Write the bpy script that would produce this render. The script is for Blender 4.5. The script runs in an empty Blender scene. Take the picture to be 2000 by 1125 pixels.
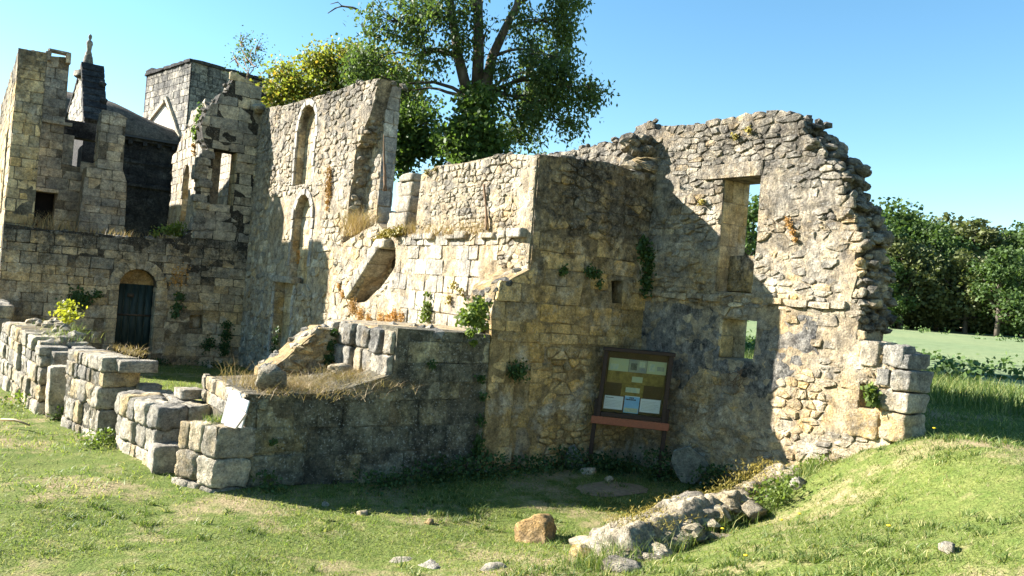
import bpy, bmesh, math, random
import numpy as np
from mathutils import Vector, Matrix, noise, geometry

scene = bpy.context.scene
col = scene.collection
rnd = random.Random(7)
nprng = np.random.default_rng(7)

# ------------------------------------------------------------------ camera, world, sun, exposure
YAW, ROLL = math.radians(35), math.radians(4.7)
FPX = 1550.0
PITCH = math.atan(10.5 / FPX)
CAM = Vector((-2.42, -8.75, 2.4))
F0 = Vector((math.sin(YAW), math.cos(YAW), 0)); R0 = Vector((math.cos(YAW), -math.sin(YAW), 0)); Z0 = Vector((0, 0, 1))
FW = F0 * math.cos(PITCH) + Z0 * math.sin(PITCH)
UP = Z0 * math.cos(PITCH) - F0 * math.sin(PITCH)
AX = R0 * math.cos(ROLL) + UP * math.sin(ROLL)
AY = UP * math.cos(ROLL) - R0 * math.sin(ROLL)
cd = bpy.data.cameras.new('camera'); cam = bpy.data.objects.new('camera', cd); col.objects.link(cam)
cd.sensor_width = 36; cd.lens = 36 * FPX / 2000; cd.clip_end = 3000; cd.clip_start = 0.05
m = Matrix((AX, AY, -FW)).transposed().to_4x4(); m.translation = CAM
cam.matrix_world = m
scene.camera = cam

SUN = Vector((0.59, -0.65, -0.47)).normalized()          # direction the light travels
world = bpy.data.worlds.new('World'); scene.world = world; world.use_nodes = True
wn = world.node_tree.nodes; wl = world.node_tree.links
bg = wn['Background']; sky = wn.new('ShaderNodeTexSky'); sky.sky_type = 'NISHITA'; sky.sun_disc = False
sky.sun_elevation = math.asin(-SUN.z); sky.sun_rotation = math.atan2(-SUN.x, -SUN.y)
sky.air_density = 1.0; sky.dust_density = 0.1; sky.ozone_density = 1.6; sky.altitude = 100
hs = wn.new('ShaderNodeHueSaturation'); hs.inputs['Hue'].default_value = 0.488; hs.inputs['Saturation'].default_value = 1.2
wl.new(sky.outputs[0], hs.inputs['Color']); wl.new(hs.outputs[0], bg.inputs[0]); bg.inputs[1].default_value = 0.057
sd = bpy.data.lights.new('sun', 'SUN'); sd.energy = 5.0; sd.angle = math.radians(0.53); sd.color = (1, 0.955, 0.885)
so = bpy.data.objects.new('sun', sd); col.objects.link(so); so.location = (-20, 30, 30)
so.rotation_euler = SUN.to_track_quat('-Z', 'Y').to_euler()
vs = scene.view_settings; vs.view_transform = 'Standard'; vs.look = 'None'; vs.gamma = 1; vs.use_curve_mapping = False; vs.exposure = 2.22

# ------------------------------------------------------------------ layout helpers (u = X along the shaded walls, v = Y along the lit walls)
def ray(x, y):
    return FW + AX * ((x - 1000) / FPX) - AY * ((y - 562.5) / FPX)
def on_v(x, y, v):
    d = ray(x, y); return CAM + d * ((v - CAM.y) / d.y)
def on_u(x, y, u):
    d = ray(x, y); return CAM + d * ((u - CAM.x) / d.x)
def on_z(x, y, z):
    d = ray(x, y); return CAM + d * ((z - CAM.z) / d.z)
def at(x, y, dist):
    return CAM + ray(x, y) * dist

def smooth(t):
    t = min(1.0, max(0.0, t)); return t * t * (3 - 2 * t)
def ground_z(u, v):
    A = 0.75 + 0.55 * smooth((u + 2) / 8)
    W = 3.5 + max(0.0, 6 - u) * 0.65
    h = A * smooth((-v - 1.45 - .85 * smooth((6.2 - u) / 2.0) * smooth((u + 1) / 3)) / W)
    h += -0.02 * max(0.0, min(v, 40))
    k = smooth((u - 6.3) / 0.6)
    hb = 1.22 + 0.011 * (min(u, 110) - 7) - 0.12 * smooth((-v - 4.5) / 3) 
    h = h * (1 - k) + hb * k
    return h + 0.05 * noise.noise((u * 0.8, v * 0.8, 0)) + 0.018 * noise.noise((u * 2.6, v * 2.6, 5))

# ------------------------------------------------------------------ object helpers
def thing(name, label, cat, loc, group=None):
    o = bpy.data.objects.new(name, None); col.objects.link(o); o.location = loc
    o.empty_display_size = 0.2
    tag(o, label, cat, group); return o
def tag(o, label=None, cat=None, group=None, kind=None):
    if label: o['label'] = label
    if cat: o['category'] = cat
    if group: o['group'] = group
    if kind: o['kind'] = kind
    return o
def link(name, me, mat, parent=None):
    o = bpy.data.objects.new(name, me); col.objects.link(o)
    if mat is not None and len(me.materials) == 0: me.materials.append(mat)
    if parent is not None:
        o.parent = parent; o.location = -Vector(parent.location) if parent.parent is None else (0, 0, 0)
    return o
def pmesh(name, verts, faces, tint=None, smooth_sh=True):
    me = bpy.data.meshes.new(name); me.from_pydata(verts, [], faces)
    if smooth_sh and len(me.polygons): me.polygons.foreach_set('use_smooth', [True] * len(me.polygons))
    if tint is not None:
        a = me.attributes.new('tint', 'FLOAT_COLOR', 'POINT')
        if isinstance(tint, tuple): a.data.foreach_set('color', list(tint) * len(verts))
        else: a.data.foreach_set('color', np.asarray(tint, dtype=np.float32).ravel())
    return me
def npmesh(name, V, Fc, tint=None):
    """V (n,3), Fc (m,k) arrays"""
    me = bpy.data.meshes.new(name)
    V = np.asarray(V, np.float32); Fc = np.asarray(Fc, np.int32)
    k = Fc.shape[1]
    me.vertices.add(len(V)); me.vertices.foreach_set('co', V.ravel())
    me.loops.add(Fc.size); me.loops.foreach_set('vertex_index', Fc.ravel())
    me.polygons.add(len(Fc)); me.polygons.foreach_set('loop_start', np.arange(0, Fc.size, k, dtype=np.int32))
    me.update(calc_edges=True)
    if tint is not None:
        a = me.attributes.new('tint', 'FLOAT_COLOR', 'POINT')
        a.data.foreach_set('color', np.asarray(tint, np.float32).ravel())
    return me

# ------------------------------------------------------------------ materials
class NT:
    def __init__(s, name):
        s.m = bpy.data.materials.new(name); s.m.use_nodes = True
        s.t = s.m.node_tree; s.n = s.t.nodes; s.b = s.n['Principled BSDF']
        s.out = s.n['Material Output']
    def node(s, typ, **kw):
        n = s.n.new(typ)
        for k, v in kw.items(): setattr(n, k, v)
        return n
    def lk(s, a, b): s.t.links.new(a, b)
    def pos(s):
        return s.node('ShaderNodeNewGeometry').outputs['Position']
    def noise(s, vec, scale, detail=5, rough=0.6, stretch=None, offs=0):
        if stretch or offs:
            mp = s.node('ShaderNodeMapping'); s.lk(vec, mp.inputs[0])
            mp.inputs['Scale'].default_value = stretch or (1, 1, 1); mp.inputs['Location'].default_value = (offs, offs * 1.7, offs * .3)
            vec = mp.outputs[0]
        n = s.node('ShaderNodeTexNoise'); s.lk(vec, n.inputs['Vector'])
        n.inputs['Scale'].default_value = scale; n.inputs['Detail'].default_value = detail; n.inputs['Roughness'].default_value = rough
        return n.outputs['Fac']
    def ramp(s, fac, lo, hi, a=0.0, b=1.0):
        n = s.node('ShaderNodeMapRange'); n.clamp = True
        s.lk(fac, n.inputs[0]); n.inputs[1].default_value = lo; n.inputs[2].default_value = hi
        n.inputs[3].default_value = a; n.inputs[4].default_value = b
        return n.outputs[0]
    def math(s, op, a, b):
        n = s.node('ShaderNodeMath', operation=op)
        for i, x in enumerate((a, b)):
            if isinstance(x, (int, float)): n.inputs[i].default_value = x
            else: s.lk(x, n.inputs[i])
        return n.outputs[0]
    def mix(s, fac, a, b, mode='MIX'):
        n = s.node('ShaderNodeMix', data_type='RGBA', blend_type=mode)
        for sock, x in ((n.inputs[0], fac), (n.inputs[6], a), (n.inputs[7], b)):
            if isinstance(x, (int, float)): sock.default_value = x
            elif isinstance(x, tuple): sock.default_value = (*x, 1) if len(x) == 3 else x
            else: s.lk(x, sock)
        return n.outputs[2]
    def attr(s):
        a = s.node('ShaderNodeAttribute', attribute_name='tint')
        sp = s.node('ShaderNodeSeparateColor'); s.lk(a.outputs['Color'], sp.inputs[0])
        return sp.outputs
    def bump(s, h, strength, dist=0.02, prev=None):
        b = s.node('ShaderNodeBump'); b.inputs['Strength'].default_value = strength; b.inputs['Distance'].default_value = dist
        s.lk(h, b.inputs['Height'])
        if prev: s.lk(prev, b.inputs['Normal'])
        return b.outputs[0]

def stone_mat(name, A, B, ochre=(0.50, 0.33, 0.13), ochre_amt=0.4, grey=(0.23, 0.22, 0.20), grey_thr=0.5, grey_amt=0.8,
              dark=(0.035, 0.034, 0.032), dark_thr=0.6, dark_amt=0.8, speck=0.5, top=None, bump=0.5, bleach=1.0):
    t = NT(name); p = t.pos(); r = t.attr()
    n3 = t.noise(p, 15, 9, 0.75); nf = t.noise(p, 48, 5, 0.65, offs=21)
    c = t.mix(r[0], A, B)
    c = t.mix(t.math('MULTIPLY', t.ramp(r[2], 0.74, 0.92), min(1.0, ochre_amt * 1.2)), c, ochre)
    c = t.mix(1.0, c, t.mix(r[1], (0.62, 0.63, 0.66), (1.22, 1.20, 1.16)), 'MULTIPLY')
    c = t.mix(t.math('MULTIPLY', t.ramp(t.noise(p, 1.0, 7, 0.62, offs=11), 0.50, 0.62), ochre_amt), c, ochre)
    # bleached patches
    c = t.mix(t.math('MULTIPLY', t.ramp(t.noise(p, 2.1, 8, 0.68, offs=31), 0.53, 0.64), 0.6 * bleach), c, (0.66, 0.62, 0.53))
    # grey lichen, more of it on the exposed upper courses
    h = None
    if top is not None:
        sx = t.node('ShaderNodeSeparateXYZ'); t.lk(p, sx.inputs[0])
        h = t.ramp(sx.outputs[2], top[0], top[1], -top[2], top[2])
    g = t.math('ADD', t.math('ADD', t.math('MULTIPLY', t.noise(p, 1.5, 9, 0.72), 0.6), t.math('MULTIPLY', t.noise(p, 7.0, 8, 0.75, offs=17), 0.4)), t.math('MULTIPLY', t.math('SUBTRACT', r[1], 0.5), -0.10))
    if h is not None: g = t.math('ADD', g, h)
    c = t.mix(t.math('MULTIPLY', t.ramp(g, grey_thr - 0.07, grey_thr + 0.10), grey_amt), c, grey)
    # black weathering crust, ragged and partly running down
    d = t.math('ADD', t.math('MULTIPLY', t.noise(p, 1.7, 9, 0.75, stretch=(1, 1, 0.5), offs=4), 0.55), t.math('MULTIPLY', t.noise(p, 9.0, 8, 0.75, offs=41), 0.45))
    if h is not None: d = t.math('ADD', d, t.math('MULTIPLY', h, 0.8))
    c = t.mix(t.math('MULTIPLY', t.ramp(d, dark_thr - 0.09, dark_thr + 0.03), dark_amt), c, dark)
    c = t.mix(1.0, c, t.mix(t.ramp(n3, 0.32, 0.68), (0.50, 0.50, 0.50), (1.30, 1.28, 1.24)), 'MULTIPLY')
    c = t.mix(1.0, c, t.mix(t.ramp(nf, 0.35, 0.65), (0.72, 0.72, 0.72), (1.18, 1.17, 1.15)), 'MULTIPLY')
    c = t.mix(1.0, c, t.mix(t.ramp(t.noise(p, 4.2, 8, 0.7, offs=51), 0.36, 0.64), (0.58, 0.58, 0.60), (1.32, 1.30, 1.25)), 'MULTIPLY')
    sp = t.ramp(t.noise(p, 36, 3, 0.5, offs=2), 0.61, 0.66)
    c = t.mix(t.math('MULTIPLY', sp, speck * 0.6), c, (0.50, 0.49, 0.44))
    pit = t.ramp(t.noise(p, 27, 5, 0.65, offs=8), 0.32, 0.40, 1, 0)
    c = t.mix(t.math('MULTIPLY', pit, 0.65), c, (0.04, 0.036, 0.028))
    t.lk(c, t.b.inputs['Base Color']); t.b.inputs['Roughness'].default_value = 0.95; t.b.inputs['Specular IOR Level'].default_value = 0.15
    b1 = t.bump(t.math('ADD', n3, t.noise(p, 7, 5, 0.65, offs=5)), min(1.0, bump * 1.5), 0.06)
    b2 = t.bump(nf, min(1.0, bump), 0.02, b1)
    t.lk(b2, t.b.inputs['Normal'])
    return t.m

M = {}
DK = (0.030, 0.029, 0.027)
M['gable'] = stone_mat('limestone_rubble', (0.56, 0.48, 0.34), (0.42, 0.36, 0.27), ochre=(0.58, 0.39, 0.15), ochre_amt=0.6, grey=(0.34, 0.32, 0.28), grey_thr=0.50, top=(0.9, 4.7, 0.09), dark=DK, dark_thr=0.60, dark_amt=0.75, bump=0.7)
M['gable_mortar'] = stone_mat('lime_mortar', (0.54, 0.44, 0.29), (0.46, 0.38, 0.26), ochre=(0.52, 0.34, 0.13), ochre_amt=0.6, grey=(0.29, 0.265, 0.225), grey_thr=0.50, top=(0.7, 4.5, 0.08), dark=DK, dark_thr=0.60, dark_amt=0.8, speck=0.3, bump=0.8)
M['weathered_shade'] = stone_mat('blackened_shaded_rubble', (0.40, 0.36, 0.29), (0.29, 0.27, 0.23), ochre=(0.35, 0.25, 0.12), ochre_amt=0.3, grey=(0.18, 0.172, 0.155), grey_thr=0.48, dark=DK, dark_thr=0.57, dark_amt=0.85, speck=0.4, bump=0.9, bleach=0.2)  # dark weathering, with the broken end's shade also in the colour
M['plaster'] = stone_mat('grey_lime_plaster', (0.36, 0.34, 0.30), (0.30, 0.28, 0.25), ochre_amt=0.25, grey=(0.29, 0.285, 0.27), grey_thr=0.48, dark=(0.028, 0.029, 0.032), dark_thr=0.55, dark_amt=0.9, speck=0.5, bump=0.7, bleach=0.7)
M['rubble_pale'] = stone_mat('pale_rubble', (0.58, 0.51, 0.38), (0.44, 0.39, 0.30), ochre_amt=0.4, grey=(0.36, 0.335, 0.29), grey_thr=0.51, dark=DK, dark_thr=0.605, dark_amt=0.72, top=(2.2, 6.2, 0.09), bump=0.7)
M['pale_mortar'] = stone_mat('pale_mortar', (0.52, 0.43, 0.29), (0.44, 0.36, 0.25), ochre_amt=0.45, grey=(0.30, 0.27, 0.225), grey_thr=0.50, dark=DK, dark_thr=0.61, dark_amt=0.75, speck=0.2, top=(2.2, 6.2, 0.08), bump=0.8)
M['ashlar_pale'] = stone_mat('pale_ashlar', (0.60, 0.54, 0.42), (0.48, 0.43, 0.34), ochre_amt=0.3, grey=(0.34, 0.32, 0.285), grey_thr=0.49, dark=DK, dark_thr=0.60, dark_amt=0.7, bump=0.6)
M['pier'] = stone_mat('ochre_ashlar', (0.66, 0.48, 0.23), (0.56, 0.42, 0.22), ochre=(0.62, 0.41, 0.15), ochre_amt=0.75, grey=(0.25, 0.235, 0.20), grey_thr=0.575, grey_amt=0.85, top=(0.9, 3.6, 0.12), dark=DK, dark_thr=0.61, dark_amt=0.85, bump=0.6)
M['pier_mortar'] = stone_mat('ochre_mortar', (0.48, 0.35, 0.17), (0.40, 0.30, 0.16), ochre_amt=0.5, grey=(0.20, 0.185, 0.155), grey_thr=0.55, top=(0.9, 3.6, 0.11), dark=DK, dark_thr=0.60, dark_amt=0.85, speck=0.2, bump=0.8)
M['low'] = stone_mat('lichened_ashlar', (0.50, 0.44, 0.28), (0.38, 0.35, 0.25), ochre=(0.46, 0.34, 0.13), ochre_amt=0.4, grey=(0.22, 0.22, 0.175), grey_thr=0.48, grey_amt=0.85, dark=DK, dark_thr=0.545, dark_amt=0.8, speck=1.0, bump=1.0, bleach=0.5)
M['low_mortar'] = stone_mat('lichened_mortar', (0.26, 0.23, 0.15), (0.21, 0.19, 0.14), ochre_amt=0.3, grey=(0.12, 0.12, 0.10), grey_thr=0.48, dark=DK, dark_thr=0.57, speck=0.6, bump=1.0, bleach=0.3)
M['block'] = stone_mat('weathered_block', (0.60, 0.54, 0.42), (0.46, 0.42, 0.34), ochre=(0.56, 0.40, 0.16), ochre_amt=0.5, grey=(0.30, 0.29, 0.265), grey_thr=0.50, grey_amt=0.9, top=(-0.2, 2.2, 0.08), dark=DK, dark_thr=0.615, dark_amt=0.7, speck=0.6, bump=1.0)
M['doorw'] = stone_mat('courtyard_ashlar', (0.60, 0.48, 0.31), (0.48, 0.39, 0.26), ochre=(0.58, 0.40, 0.18), ochre_amt=0.5, grey=(0.24, 0.23, 0.20), grey_thr=0.56, grey_amt=0.9, top=(0.6, 3.1, 0.14), dark=DK, dark_thr=0.62, dark_amt=0.8, speck=0.6, bump=0.6)
M['doorw_mortar'] = stone_mat('courtyard_mortar', (0.30, 0.23, 0.14), (0.26, 0.20, 0.13), ochre_amt=0.4, grey=(0.10, 0.095, 0.085), grey_thr=0.50, top=(0.6, 3.1, 0.15), dark=DK, dark_thr=0.56, bump=0.8, bleach=0.2)
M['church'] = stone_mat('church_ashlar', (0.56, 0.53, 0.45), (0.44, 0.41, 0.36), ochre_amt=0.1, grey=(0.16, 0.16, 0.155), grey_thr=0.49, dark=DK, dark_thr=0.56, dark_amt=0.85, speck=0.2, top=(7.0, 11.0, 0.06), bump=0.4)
M['church_dark'] = stone_mat('dark_stone', (0.06, 0.06, 0.06), (0.085, 0.083, 0.08), ochre_amt=0.0, grey=(0.03, 0.03, 0.032), grey_thr=0.48, dark=(0.015, 0.015, 0.016), dark_thr=0.55, speck=0.1, bump=0.4, bleach=0.12)  # near-black stone for the nave, copings and tower joints
M['roof_stone'] = stone_mat('stone_slab_roof', (0.13, 0.11, 0.09), (0.17, 0.145, 0.12), ochre_amt=0.1, grey=(0.07, 0.065, 0.06), grey_thr=0.53, dark=DK, dark_thr=0.60, speck=0.1, bump=0.4, bleach=0.05)
M['tower'] = stone_mat('tower_ashlar', (0.60, 0.49, 0.31), (0.50, 0.41, 0.27), ochre=(0.60, 0.41, 0.17), ochre_amt=0.6, grey=(0.25, 0.24, 0.21), grey_thr=0.57, top=(3.2, 7.4, 0.13), dark=DK, dark_thr=0.62, dark_amt=0.8, speck=0.3)
M['dim'] = stone_mat('grey_ashlar', (0.56, 0.50, 0.38), (0.46, 0.41, 0.33), ochre_amt=0.3, grey=(0.27, 0.26, 0.235), grey_thr=0.48, dark=DK, dark_thr=0.62, dark_amt=0.7, speck=0.3, bleach=0.6)
M['ochre_rock'] = stone_mat('ochre_boulder', (0.54, 0.35, 0.15), (0.46, 0.30, 0.13), ochre=(0.54, 0.36, 0.16), ochre_amt=0.6, grey=(0.38, 0.30, 0.19), grey_thr=0.58, dark=(0.08, 0.05, 0.025), dark_thr=0.60, speck=0.2, bump=1.0, bleach=0.2)
M['foundation'] = stone_mat('mossy_rubble', (0.56, 0.48, 0.34), (0.44, 0.38, 0.28), ochre=(0.30, 0.22, 0.07), ochre_amt=0.8, grey=(0.30, 0.28, 0.24), grey_thr=0.54, dark=(0.06, 0.05, 0.03), dark_thr=0.58, dark_amt=0.8, speck=0.5, bump=1.0)
M['slate'] = stone_mat('slate_slab', (0.22, 0.24, 0.21), (0.19, 0.21, 0.18), ochre_amt=0.1, grey=(0.17, 0.19, 0.17), grey_thr=0.5, dark_thr=0.70, speck=0.1, bump=0.2, bleach=0.2)
M['far_mortar'] = stone_mat('recessed_grey_mortar', (0.26, 0.22, 0.16), (0.20, 0.175, 0.13), ochre_amt=0.3, grey=(0.13, 0.125, 0.11), grey_thr=0.5, dark=DK, dark_thr=0.60, speck=0.2, bump=0.7, bleach=0.2)
M['dressed'] = stone_mat('dressed_grey_stone', (0.46, 0.43, 0.37), (0.40, 0.38, 0.34), ochre_amt=0.1, grey=(0.28, 0.27, 0.25), grey_thr=0.5, dark_thr=0.68, dark_amt=0.5, speck=0.3, bump=0.3)
def plain(name, c, rough=0.8, var=0.25, scale=20, stretch=None, c2=None, spec=0.3):
    t = NT(name); p = t.pos()
    n = t.noise(p, scale, 5, 0.6, stretch=stretch)
    cc = t.mix(t.ramp(n, 0.35, 0.65), c, c2 or tuple(x * (1 - var) for x in c))
    t.lk(cc, t.b.inputs['Base Color']); t.b.inputs['Roughness'].default_value = rough; t.b.inputs['Specular IOR Level'].default_value = spec
    t.lk(t.bump(n, 0.2, 0.01), t.b.inputs['Normal'])
    return t.m
def leaf_mat(name, c1, c2, trans=0.35, c3=None):
    t = NT(name); r = t.attr()
    c = t.mix(r[0], c1, c2)
    if c3: c = t.mix(t.ramp(r[1], 0.72, 0.95), c, c3)
    n = t.noise(t.pos(), 0.9, 3, 0.5)
    c = t.mix(1.0, c, t.mix(t.ramp(n, 0.3, 0.7), (0.7, 0.75, 0.7), (1.25, 1.2, 1.1)), 'MULTIPLY')
    t.lk(c, t.b.inputs['Base Color']); t.b.inputs['Roughness'].default_value = 0.55; t.b.inputs['Specular IOR Level'].default_value = 0.25
    tr = t.node('ShaderNodeBsdfTranslucent'); t.lk(t.mix(1.0, c, (1.3, 1.4, 0.7), 'MULTIPLY'), tr.inputs[0])
    mx = t.node('ShaderNodeMixShader'); mx.inputs[0].default_value = trans
    t.lk(t.b.outputs[0], mx.inputs[1]); t.lk(tr.outputs[0], mx.inputs[2]); t.lk(mx.outputs[0], t.out.inputs[0])
    return t.m
M['leaf_ash'] = leaf_mat('ash_leaf', (0.052, 0.084, 0.031), (0.095, 0.135, 0.043), 0.45)
M['leaf_yellow'] = leaf_mat('yellowing_leaf', (0.13, 0.165, 0.035), (0.22, 0.23, 0.05), 0.45, (0.36, 0.24, 0.06))
M['leaf_green'] = leaf_mat('green_leaf', (0.058, 0.10, 0.028), (0.10, 0.15, 0.038), 0.45)
M['leaf_wood'] = leaf_mat('woodland_leaf', (0.046, 0.082, 0.026), (0.085, 0.13, 0.040), 0.35)
M['leaf_wood_b'] = leaf_mat('pale_woodland_leaf', (0.08, 0.095, 0.04), (0.12, 0.135, 0.053), 0.25)
M['leaf_dark'] = leaf_mat('ivy_shade_leaf', (0.03, 0.06, 0.018), (0.05, 0.09, 0.025), 0.2)  # dark twin of the sunlit leaf, for ivy and weeds coloured as shaded
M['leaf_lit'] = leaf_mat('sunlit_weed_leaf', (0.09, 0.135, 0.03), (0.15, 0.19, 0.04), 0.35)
M['leaf_lemon'] = leaf_mat('lemon_leaf', (0.25, 0.26, 0.03), (0.33, 0.31, 0.05), 0.4)
M['dry'] = leaf_mat('dry_grass', (0.36, 0.27, 0.15), (0.25, 0.17, 0.09), 0.2)
M['rust_moss'] = leaf_mat('rusty_dry_moss', (0.42, 0.22, 0.06), (0.34, 0.20, 0.08), 0.15)
M['moss'] = leaf_mat('golden_moss', (0.28, 0.21, 0.035), (0.20, 0.17, 0.04), 0.1)
M['blade'] = leaf_mat('lawn_blade', (0.112, 0.165, 0.038), (0.185, 0.215, 0.066), 0.45, (0.33, 0.285, 0.17))
M['blade_tall'] = leaf_mat('tall_grass_blade', (0.072, 0.118, 0.030), (0.122, 0.165, 0.046), 0.35, (0.35, 0.33, 0.14))
M['crop'] = leaf_mat('crop_leaf', (0.07, 0.12, 0.04), (0.11, 0.16, 0.055), 0.25)
M['petal'] = plain('yellow_petal', (0.8, 0.55, 0.02))
M['bark'] = plain('ash_bark', (0.13, 0.11, 0.085), 0.95, 0.6, 6, (1, 1, 0.3), spec=0.1)
M['bark_pale'] = plain('pale_bark', (0.22, 0.20, 0.16), 0.95, 0.5, 6, (1, 1, 0.3), spec=0.1)
M['twig'] = plain('dry_twig', (0.20, 0.13, 0.08), 0.95, 0.4, 10, spec=0.1)
M['wood'] = plain('brown_stained_wood', (0.032, 0.015, 0.009), 0.55, 0.5, 8, (1, 1, 6))
M['wood_red'] = plain('red_brown_board', (0.30, 0.095, 0.045), 0.6, 0.3, 8, (1, 6, 6))
M['panel'] = plain('brown_back_board', (0.075, 0.035, 0.015), 0.7, 0.4, 5)
M['paper'] = plain('white_paper', (0.72, 0.76, 0.78), 0.7, 0.06, 8)
M['glue'] = plain('old_glue_stain', (0.30, 0.21, 0.05), 0.8, 0.55, 14)
M['green_paper'] = plain('faded_green_paper', (0.50, 0.50, 0.27), 0.8, 0.2, 9, c2=(0.42, 0.48, 0.33))
M['blue_paper'] = plain('dull_blue_picture', (0.20, 0.23, 0.25), 0.8, 0.4, 9, c2=(0.36, 0.38, 0.26))
M['sky_paper'] = plain('blue_poster', (0.16, 0.42, 0.72), 0.7, 0.2, 6, c2=(0.25, 0.52, 0.78))
M['sand_paper'] = plain('pale_poster_foot', (0.60, 0.58, 0.36), 0.7, 0.2, 30, c2=(0.35, 0.45, 0.40))
M['ink'] = plain('black_ink', (0.02, 0.02, 0.025), 0.7)
M['white_board'] = plain('white_painted_board', (0.80, 0.80, 0.78), 0.6, 0.35, 14)
M['tile'] = plain('pale_terracotta_slab', (0.66, 0.52, 0.42), 0.8, 0.15, 6)
M['door'] = plain('dark_green_door_paint', (0.009, 0.018, 0.015), 0.6, 0.6, 5, (3, 3, 0.5), c2=(0.028, 0.045, 0.038))
M['iron'] = plain('rusty_iron', (0.06, 0.045, 0.03), 0.7)
M['litter'] = plain('white_litter', (0.75, 0.77, 0.85), 0.7, 0.1)
M['hole_shade'] = plain('shade_black', (0.012, 0.011, 0.01), 0.95)  # near-black sheet colour, painted shade inside the slot and window opening
M['zinc'] = plain('dark_gutter', (0.05, 0.05, 0.055), 0.6)
gl = NT('cabinet_glass')
gl.b.inputs['Base Color'].default_value = (0.9, 0.93, 0.9, 1); gl.b.inputs['Roughness'].default_value = 0.03
gl.b.inputs['Transmission Weight'].default_value = 1.0; gl.b.inputs['IOR'].default_value = 1.25
M['glass'] = gl.m

def ground_mat():
    t = NT('dry_lawn'); p = t.pos()
    a = t.noise(p, 0.75, 6, 0.62); b = t.noise(p, 5, 6, 0.7, offs=3); c_ = t.noise(p, 40, 4, 0.6)
    c = t.mix(t.ramp(b, 0.35, 0.65), (0.085, 0.120, 0.029), (0.150, 0.165, 0.052))
    c = t.mix(t.ramp(t.math('ADD', a, t.math('MULTIPLY', b, 0.35)), 0.68, 0.82), c, (0.28, 0.22, 0.13))
    c = t.mix(1.0, c, t.mix(t.ramp(c_, 0.3, 0.7), (0.6, 0.6, 0.55), (1.25, 1.25, 1.2)), 'MULTIPLY')
    t.lk(c, t.b.inputs['Base Color']); t.b.inputs['Roughness'].default_value = 1; t.b.inputs['Specular IOR Level'].default_value = 0.05
    t.lk(t.bump(c_, 0.8, 0.03), t.b.inputs['Normal']); return t.m
M['ground'] = ground_mat()
def field_mat():
    t = NT('young_crop_field'); p = t.pos()
    a = t.noise(p, 0.12, 5, 0.6); b = t.noise(p, 2.0, 6, 0.7)
    c = t.mix(t.ramp(a, 0.4, 0.6), (0.155, 0.195, 0.105), (0.185, 0.215, 0.115))
    c = t.mix(1.0, c, t.mix(t.ramp(b, 0.3, 0.7), (0.75, 0.78, 0.7), (1.15, 1.15, 1.1)), 'MULTIPLY')
    t.lk(c, t.b.inputs['Base Color']); t.b.inputs['Roughness'].default_value = 1; t.b.inputs['Specular IOR Level'].default_value = 0.05
    t.lk(t.bump(b, 0.8, 0.1), t.b.inputs['Normal']); return t.m
M['field'] = field_mat()
M['soil'] = plain('trodden_soil', (0.26, 0.19, 0.12), 1.0, 0.35, 14, spec=0.05)

# ------------------------------------------------------------------ the ground
def axis(dense0, dense1, step, far):
    a = list(np.arange(dense0, dense1 + 1e-6, step)); s = step; x = dense1
    while x < far: s *= 1.25; x += s; a.append(x)
    s = step; x = dense0
    while x > -far: s *= 1.25; x -= s; a.insert(0, x)
    return a
xs = axis(-7, 12, 0.16, 900); ys = axis(-11, 16, 0.16, 900)
gv = [(x, y, ground_z(x, y)) for y in ys for x in xs]
nx = len(xs)
gf = [(j * nx + i, j * nx + i + 1, (j + 1) * nx + i + 1, (j + 1) * nx + i) for j in range(len(ys) - 1) for i in range(nx - 1)]
tag(link('ground', pmesh('ground', gv, gf), M['ground']), kind='structure')
fx = list(np.arange(13, 30, 1.0)) + list(np.arange(30, 130, 5.0)); fy = list(np.arange(-60, 70, 2.5))
fv = [(x, y, ground_z(x, y) + 0.05 * smooth((x - 13) / 3) + 0.004) for y in fy for x in fx]; n_ = len(fx)
ff = [(j * n_ + i, j * n_ + i + 1, (j + 1) * n_ + i + 1, (j + 1) * n_ + i) for j in range(len(fy) - 1) for i in range(n_ - 1)]
tag(link('field', pmesh('field', fv, ff), M['field']), kind='structure')

# ------------------------------------------------------------------ masonry engine
def in_poly(x, z, P):
    c = False; j = len(P) - 1
    for i in range(len(P)):
        xi, zi = P[i]; xj, zj = P[j]
        if (zi > z) != (zj > z) and x < (xj - xi) * (z - zi) / (zj - zi) + xi: c = not c
        j = i
    return c
def clip(P, px, pz, nx_, nz_):
    """keep the side where (p - P0).n <= 0"""
    out = []; n = len(P)
    for i in range(n):
        a = P[i]; b = P[(i + 1) % n]
        da = (a[0] - px) * nx_ + (a[1] - pz) * nz_; db = (b[0] - px) * nx_ + (b[1] - pz) * nz_
        if da <= 0: out.append(a)
        if (da < 0 < db) or (db < 0 < da):
            t = da / (da - db); out.append((a[0] + (b[0] - a[0]) * t, a[1] + (b[1] - a[1]) * t))
    return out
def area(P):
    return 0.5 * sum(P[i][0] * P[(i + 1) % len(P)][1] - P[(i + 1) % len(P)][0] * P[i][1] for i in range(len(P)))
def cen(P):
    return (sum(p[0] for p in P) / len(P), sum(p[1] for p in P) / len(P))
def bbox(P):
    return min(p[0] for p in P), max(p[0] for p in P), min(p[1] for p in P), max(p[1] for p in P)

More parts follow.
